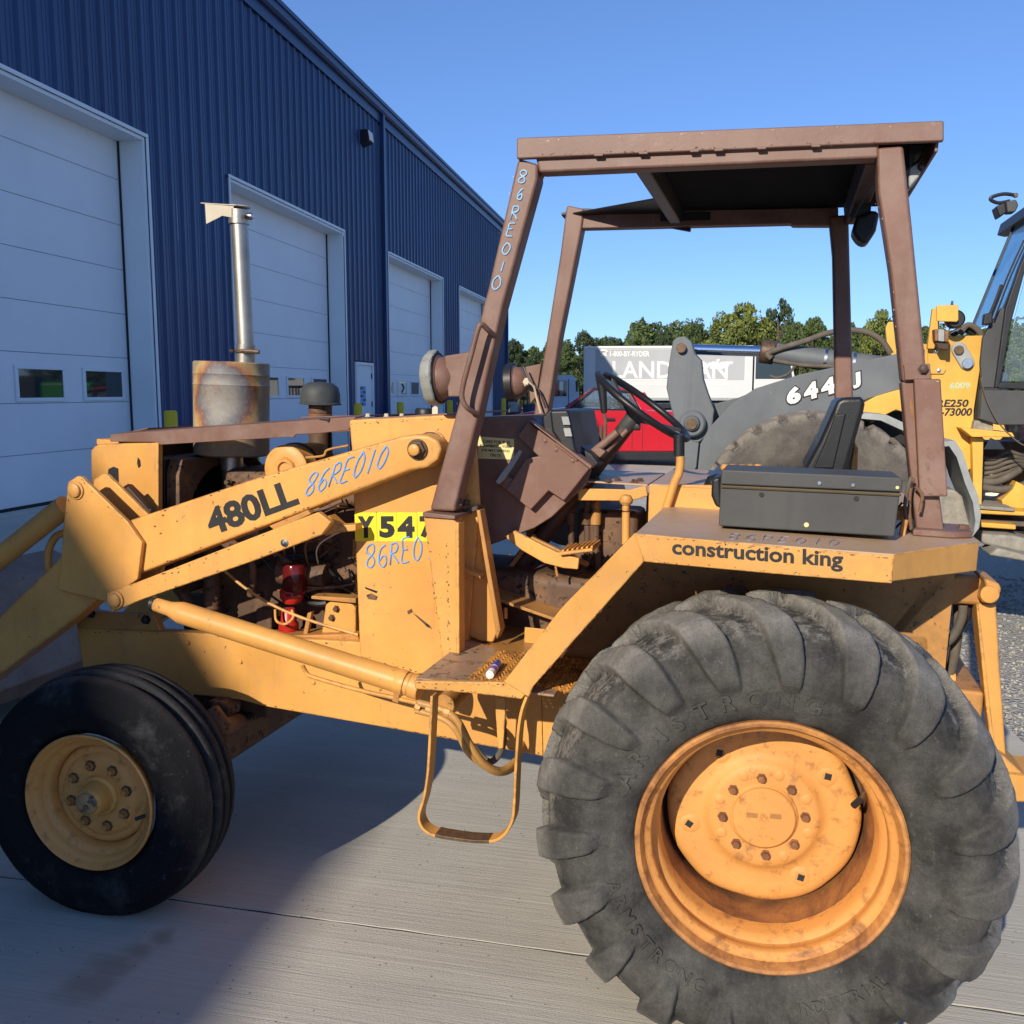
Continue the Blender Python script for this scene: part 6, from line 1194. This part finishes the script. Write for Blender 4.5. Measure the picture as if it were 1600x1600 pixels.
for x_, r_ in ((-1.8, .45), (.9, .75)):
    for y_ in (-1.1, .75): lathe('wheel', (x_, y_, r_), (0, 1, 0), [(0, .08), (r_ * .5, .08), (r_ * .6, .0), (r_ * .9, .0), (r_, .05), (r_, .3), (r_ * .9, .35), (0, .35)], TYF, gt, 32)
    for y_ in (-1.04,): cyl('wheel_hub', (x_, y_ - .02, r_), (0, 1, 0), r_ * .45, .05, YL, gt, 24)
# ---- wheel loader
FL = Frame((1.97, 6.2, 0), R_(15)); FL.O.z = gz(1.97, 6.2); wlr = root('wheel_loader', FL, 'big grey and yellow articulated wheel loader marked 644J behind the tan tractor', 'loader')
q = lambda pts, b, t, m, nm, bev=.006: plate(nm, FL, pts, b, t, m, wlr, bev)
WC = FL.P(1270, 828, 0)
fw = bpy.data.objects.new('front_wheel', None); COL.objects.link(fw); fw.parent = wlr
big_tyre('tyre', WC.x, 0, WC.z, .78, .55, 26, fw, TYL, amp=.035, rin=.40, shift=.12, seed=3, nphi=520, endf=.06, prof=[(.05, .40), (.01, .43), (-.03, .50), (-.045, .58), (-.04, .66), (-.01, .715), (.02, .735), (.15, .745), (.27, .748)])
lathe('rim', (WC.x, 0, WC.z), (0, 1, 0), [(.37, .04), (.365, .0), (.35, 0), (.335, .03), (.32, .1), (.30, .2), (.15, .2), (.14, .12), (0, .12)], RIMD, fw, 48)
lathe('sidewall_ring', (WC.x, -.034, WC.z), (0, 1, 0), [(.55, .0), (.553, -.006), (.56, -.006), (.563, 0)], TYL, fw, 64)
for dy, nm in ((1.9, 'front_wheel'),):
    w2 = bpy.data.objects.new(nm, None); COL.objects.link(w2); w2.parent = wlr
    for ch in list(fw.children)[:2]:
        c = ch.copy(); COL.objects.link(c); c.parent = w2
    w2.location = (0, dy, 0)
# boom, bellcrank, cylinder
q([(1068, 760), (1092, 697), (1112, 664), (1142, 632), (1180, 607), (1250, 585), (1330, 568), (1400, 553), (1445, 545), (1445, 602), (1403, 609), (1360, 622), (1310, 640), (1255, 652), (1200, 680), (1150, 725), (1112, 780), (1075, 800)], .62, .10, GREY, 'boom_arm')
q([(1068, 760), (1092, 697), (1112, 664), (1142, 632), (1180, 607), (1250, 585), (1330, 568), (1400, 553), (1445, 545), (1445, 602), (1360, 622), (1255, 652), (1150, 725), (1075, 800)], 1.6, .10, GREY, 'boom_arm')
q([(1055, 640), (1112, 632), (1155, 621), (1190, 606), (1120, 680), (1090, 760), (1066, 760), (1056, 700)], .80, .5, GREY, 'boom_crossmember')
q([(1049, 545), (1051, 533), (1058, 527), (1070, 525), (1080, 533), (1086, 552), (1096, 563), (1099, 592), (1106, 614), (1116, 640), (1112, 675), (1092, 692), (1068, 690), (1056, 668), (1049, 640), (1041, 606), (1044, 575)], .66, .12, GREY, 'bellcrank', .012)
p = FL.P(1081, 662, .58); lathe('pivot_boss', (p.x, .56, p.z), (0, 1, 0), [(0, .0), (.05, 0), (.055, .012), (.062, .03), (.085, .03), (.098, .045), (.098, .12), (0, .12)], GREY, wlr, 40); cyl('pivot_pin', (p.x, .545, p.z), (0, 1, 0), .042, .03, BOLT, wlr)
p = FL.P(1065, 544, .66); cyl('pivot_pin', (p.x, .62, p.z), (0, 1, 0), .036, .06, BOLT, wlr)
q([(1064, 684), (1092, 692), (1088, 730), (1078, 745), (1066, 742)], .58, .03, GREY, 'grease_guard')
c0 = FL.P(1078, 546, .95); c1 = FL.P(1192, 549, .95); c2 = FL.P(1375, 574, .95)
tube('cylinder_rod', [c0, c1], .040, CHROME, wlr, 20, False); c3 = c1 + (c2 - c1) * .04
bm = bmesh.new(); ax = (c2 - c1).normalized(); 
lathe('cylinder_gland', c1 - ax * .02, ax, [(0, 0), (.075, 0), (.088, .01), (.088, .10), (.075, .11), (0, .11)], BOLT, wlr, 28); bm.free()
lathe('cylinder_barrel', c1 + ax * .09, ax, [(0, 0), (.072, 0), (.075, .01), (.082, .6), (.082, .85), (0, .85)], GREY, wlr, 28)
for k in (.35, .55): lathe('hose_clamp', c1 + ax * (.09 + k), ax, [(.077, 0), (.086, 0), (.086, .02), (.077, .02)], STEEL, wlr, 28)
tube('cylinder_hose', [FL.P(1205, 560, .86), FL.P(1200, 553, .86), FL.P(1215, 546, .86), FL.P(1260, 532, .86), FL.P(1300, 519, .86), FL.P(1345, 517, .86), FL.P(1375, 530, .86), FL.P(1392, 553, .86)], .022, HOSE, wlr, 10)
tube('cylinder_hose', [FL.P(1208, 563, .84), FL.P(1260, 571, .84), FL.P(1330, 572, .84), FL.P(1385, 568, .84)], .016, HOSE, wlr, 10)
tube('cylinder_hose', [FL.P(1243, 570, .84), FL.P(1232, 584, .84), FL.P(1215, 590, .84), FL.P(1203, 587, .84)], .010, HOSE, wlr, 10)
for nm, s, bl, br, tl in (('decal', '6', (1228, 636), (1254, 629), (1226, 606)), ('decal', '4', (1255, 629), (1281, 622), (1253, 599)), ('decal', '4', (1282, 622), (1308, 615), (1280, 592)), ('decal', 'J', (1331, 610), (1347, 606), (1330, 582))):
    text_on(nm, s, FL.P(*bl, .612), FL.P(*br, .612), FL.P(*tl, .612), INK, wlr, .085, .002)
    text_on(nm, s, FL.P(bl[0] + 2, bl[1] - 2.3, .609), FL.P(br[0] - 2, br[1] - 1.7, .609), FL.P(tl[0] + 2, tl[1] + 1.7, .609), WPRINT, wlr, .06, .002)
# front frame tower
q([(1330, 640), (1369, 619), (1403, 609), (1455, 600), (1455, 526), (1536, 524), (1533, 566), (1522, 640), (1519, 730), (1505, 742), (1480, 690), (1440, 655), (1400, 640), (1360, 660)], .58, .06, YL, 'tower_plate')
q([(1384, 512), (1388, 503), (1400, 503), (1402, 525), (1455, 540), (1455, 600), (1395, 560), (1386, 540)], 1.45, .06, YL, 'tower_plate')
q([(1450, 545), (1478, 545), (1478, 578), (1474, 584), (1450, 584)], .565, .014, YL, 'cover_plate', .002)
for x, y in ((1462, 549), (1467, 579)): p = FL.P(x, y, .565); bolt((p.x, .565, p.z), (0, -1, 0), .012, .012, STEEL, wlr)
q([(1457, 482), (1468, 480), (1468, 514), (1460, 545), (1449, 545), (1452, 520)], .50, .05, YL, 'lamp_bracket')
q([(1463, 477), (1497.5, 476), (1498, 500), (1495, 503), (1464, 502)], .36, .02, YL, 'lamp_shield')
p = FL.P(1488, 476, .36); bolt((p.x, .37, p.z), (0, 0, 1), .008, .025, STEEL, wlr)
p = FL.P(1489, 500, .5); lathe('work_lamp', (p.x, .40, p.z), (0, 1, 0), [(0, 0), (.05, 0), (.062, .02), (.06, .08), (.03, .12), (0, .12)], BLK, wlr, 28)
q([(1460, 514), (1466, 514), (1466, 533), (1461, 533)], .40, .14, RIMD, 'marker_lamp'); q([(1466, 514), (1476, 515), (1476, 534), (1466, 533)], .40, .14, LGREY, 'marker_lamp'); q([(1476, 515), (1483, 516), (1482, 535), (1476, 534)], .40, .14, RIMD, 'marker_lamp'); q([(1462, 535), (1483, 537), (1482, 547), (1466, 545)], .42, .1, BRD, 'marker_lamp_base')
tube('tower_hose', [FL.P(1500, 522, .7), FL.P(1512, 508, .7), FL.P(1527, 515, .7), FL.P(1536, 530, .7)], .02, HOSE, wlr, 8); tube('tower_hose', [FL.P(1485, 524, .75), FL.P(1506, 514, .75), FL.P(1524, 523, .75)], .022, BLK, wlr, 8)
def stad(x0, y0, x1, y1, r, n=10):
    a = math.atan2(y1 - y0, x1 - x0); o = []
    for k in range(n + 1): t = a + math.pi / 2 + math.pi * k / n; o.append((x0 + r * math.cos(t), y0 + r * math.sin(t)))
    for k in range(n + 1): t = a - math.pi / 2 + math.pi * k / n; o.append((x1 + r * math.cos(t), y1 + r * math.sin(t)))
    return o
q(stad(1499, 546, 1511, 566, 12), .56, .02, LGREY, 'pin_retainer')
for x, y, r in ((1498, 547, .03), (1511, 568, .034)): p = FL.P(x, y, .56); cyl('pin_head', (p.x, .54, p.z), (0, 1, 0), r, .025, BOLT if r < .032 else STEEL, wlr)
for s, bl, br, tl, mm, bo, sh in (('86RE250', (1444, 636), (1513.5, 636), (1444, 624), INK, .03, .2), ('847-73000', (1444, 650), (1519, 650), (1444, 637.5), INK, .03, .2)):
    text_on('decal', s, FL.P(*bl, .578), FL.P(*br, .578), FL.P(*tl, .578), mm, wlr, bo, .002, sh)
text_on('paint_mark', '6009', FL.P(1484, 608, .578), FL.P(1516, 607, .578), FL.P(1484, 598, .578), PALEB, wlr, .03, .001)
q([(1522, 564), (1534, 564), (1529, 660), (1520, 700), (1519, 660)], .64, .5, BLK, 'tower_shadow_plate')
# mudguard beside the wheel
gp = [(1350, 645), (1385, 648), (1420, 664), (1450, 686), (1478, 690), (1492, 688), (1504, 706), (1517, 747), (1529, 776), (1533, 805), (1530, 825), (1520, 838)]
bm = bmesh.new(); vs = [[bm.verts.new(FL.P(x, y, 0.05) + Vector((0, d, 0))) for d in (0, .55)] for x, y in gp]
inn = [[bm.verts.new(FL.P(x - 9, y + 9, 0.05) + Vector((0, d, 0))) for d in (0, .55)] for x, y in gp]
for i in range(len(gp) - 1):
    bm.faces.new((vs[i][0], vs[i + 1][0], vs[i + 1][1], vs[i][1])); bm.faces.new((inn[i][0], inn[i + 1][0], inn[i + 1][1], inn[i][1])); bm.faces.new((vs[i][0], vs[i + 1][0], inn[i + 1][0], inn[i][0]))
from_bm('mudguard', bm, LGREY, wlr, bev=.004)
q([(1440, 762), (1492, 765), (1504, 775), (1520, 836), (1500, 842), (1430, 832)], .2, .3, DUSTG, 'mud_flap', .02)
# cab
cb = .45
def bar(pts, nm='cab_frame', m=BLK, t=.07, b=cb): return q(pts, b, t, m, nm, .008)
bar([(1625, 322), (1632, 300), (1740, 280), (1742, 300), (1640, 325)], 'cab_roof', BLK, 1.2)
bar([(1554, 606), (1562, 606), (1580, 505), (1600, 430), (1640, 325), (1632, 320), (1592, 420), (1571, 482)])
bar([(1690, 300), (1702, 300), (1702, 610), (1690, 610)])
bar([(1562, 597), (1690, 600), (1690, 612), (1560, 607)])
q([(1566, 595), (1690, 598), (1690, 320), (1640, 330), (1603, 430), (1583, 505)], cb + .03, .01, GLT, 'side_window', 0)
bar([(1534, 606), (1554, 606), (1571, 482), (1566, 480), (1548, 505), (1536, 528), (1532, 566)], 'cab_corner_panel', BOXM, .05, cb + .02)
bar([(1534, 609), (1700, 612), (1700, 664), (1560, 664), (1531, 655)], 'cab_lower_panel', BOXM, .08, cb)
g0 = FL.P(1556, 505, cb + .05); g1 = FL.P(1632, 322, cb + .05); tube('windscreen_frame', [g0 + Vector((0, .8, 0)), g1 + Vector((0, .8, 0))], .012, BLK, wlr, 8, False)
prism('windscreen', [g0, g1, g1 + Vector((0, .8, 0)), g0 + Vector((0, .8, 0))], (.012, 0, .003), GLB, wlr, 0)
box('cab_back_wall', (FL.P(1700, 500, cb).x, FL.P(1700, 500, cb).x + .05), (cb, cb + 1.5), (1.0, 2.75), BLK, wlr); box('operator_seat', (FL.P(1640, 560, 1.1).x, FL.P(1675, 560, 1.1).x), (.95, 1.45), (1.3, 2.1), BLK, wlr, .05)
tube('grab_bar', [FL.P(1578, 556, .9), FL.P(1590, 566, .9), FL.P(1602, 578, .9)], .01, LGREY, wlr, 8)
for k in (0, 5): tube('wiper_arm', [FL.P(1548 + k, 500, cb - .01), FL.P(1575 + k, 430, cb - .03), FL.P(1600 + k, 375, cb - .03)], .006, BLK, wlr, 6)
tube('wiper_blade', [FL.P(1540, 508, cb - .01), FL.P(1556, 470, cb - .02), FL.P(1565, 445, cb - .02)], .012, BLK, wlr, 6)
q([(1538, 490), (1552, 488), (1551, 506), (1536, 508)], cb - .04, .06, BLK, 'wiper_motor_cover', .01)
tube('lamp_guard', [FL.P(1590, 306, .5), FL.P(1570, 303, .5), FL.P(1552, 307, .5), FL.P(1548, 312, .5), FL.P(1560, 317, .5), FL.P(1578, 314, .5)], .012, BLK, wlr, 8)
q([(1556, 322), (1571, 316), (1573, 332), (1562, 339)], .45, .14, BLK, 'work_lamp', .01); q([(1572, 315), (1588, 311), (1592, 320), (1587, 331), (1574, 332)], .47, .1, BOXM, 'work_lamp_body', .01)
p = FL.P(1586, 306, .5); cyl('bracket_bolt', (p.x, .47, p.z), (0, 1, 0), .014, .03, BOLT, wlr, 12)
tube('cab_cable', [FL.P(1533, 590, .42), FL.P(1540, 620, .42), FL.P(1560, 660, .42), FL.P(1590, 690, .42), FL.P(1612, 700, .42)], .005, HOSE, wlr, 6)
# articulation joint under the cab
q([(1519, 683), (1537, 685), (1536, 720), (1534, 790), (1521, 790)], .5, .3, YL, 'hinge_post'); q([(1500, 668), (1582, 676), (1586, 683), (1519, 683)], .42, .4, YL, 'deck_bar'); q([(1523, 657), (1552, 659), (1552, 674), (1520, 672)], .5, .2, DUSTG, 'deck_bracket')
q([(1538, 690), (1700, 690), (1700, 850), (1538, 850)], 1.1, .3, GREASE, 'transmission_case'); q([(1536, 722), (1569, 722), (1564, 790), (1536, 790)], 1.02, .02, WPRINT, 'service_plate', 0); q([(1548, 684), (1562, 690), (1570, 702), (1538, 702)], 1.0, .02, WPRINT, 'service_plate', 0)
for k in range(5):
    y = 708 + k * 8; tube('hydraulic_hose', [FL.P(1535, y + 8, .8), FL.P(1555, y + 8 - k, .78), FL.P(1575, y - 2, .76), FL.P(1596, y + 3 - k * 3, .8), FL.P(1620, y + 8, .9)], .014, HOSE, wlr, 8)
tube('hydraulic_hose', [FL.P(1534, 752, .7), FL.P(1555, 753, .7), FL.P(1575, 745, .7), FL.P(1592, 735, .75)], .026, HOSE, wlr, 10); tube('hydraulic_hose', [FL.P(1534, 761, .68), FL.P(1560, 765, .68), FL.P(1585, 762, .68), FL.P(1615, 752, .7)], .026, HOSE, wlr, 10)
q([(1565, 782), (1583, 764), (1588, 752), (1600, 758), (1612, 790), (1600, 795), (1568, 792)], .62, .2, YL, 'axle_bracket')
for k, (y0, y1, xe, b, mm) in enumerate(((790, 796, 1586, .4, DUSTG), (796, 803, 1612, .42, YL), (812, 820, 1612, .5, HOSE), (816, 824, 1588, .38, YL), (826, 832, 1620, .6, BLK))): q([(1531, y0), (xe, y0 + 4), (xe, y1 + 4), (1531, y1)], b, .5, mm, 'frame_beam', .01)
q([(1534, 834), (1580, 836), (1640, 850), (1640, 872), (1590, 862), (1534, 850)], .3, .5, DUSTG, 'belly_guard', .02); q([(1545, 868), (1560, 856), (1640, 876), (1640, 884)], .15, .3, DUSTG, 'belly_guard', .02)
q([(1340, 642), (1450, 642), (1450, 780), (1340, 720)], .95, .3, BLK, 'inner_frame_plate')
WR = FL.P(1270, 828, 0).x + 3.0
rw = bpy.data.objects.new('rear_wheel', None); COL.objects.link(rw); rw.parent = wlr
for yy in (0, 1.9):
    c = fw.children[0].copy(); COL.objects.link(c); c.parent = rw; c.location = (3.0, yy, 0); c = fw.children[1].copy(); COL.objects.link(c); c.parent = rw; c.location = (3.0, yy, 0)
box('rear_chassis', (WR - 1.0, WR + 1.8), (.75, 1.75), (.55, 1.6), GREASE, wlr, .03); box('rear_hood', (WR - .5, WR + 1.7), (.6, 1.9), (1.6, 2.3), YL, wlr, .06); box('front_chassis', (WC.x - .6, WC.x + .9), (.85, 1.6), (.5, 1.15), GREY, wlr, .03)
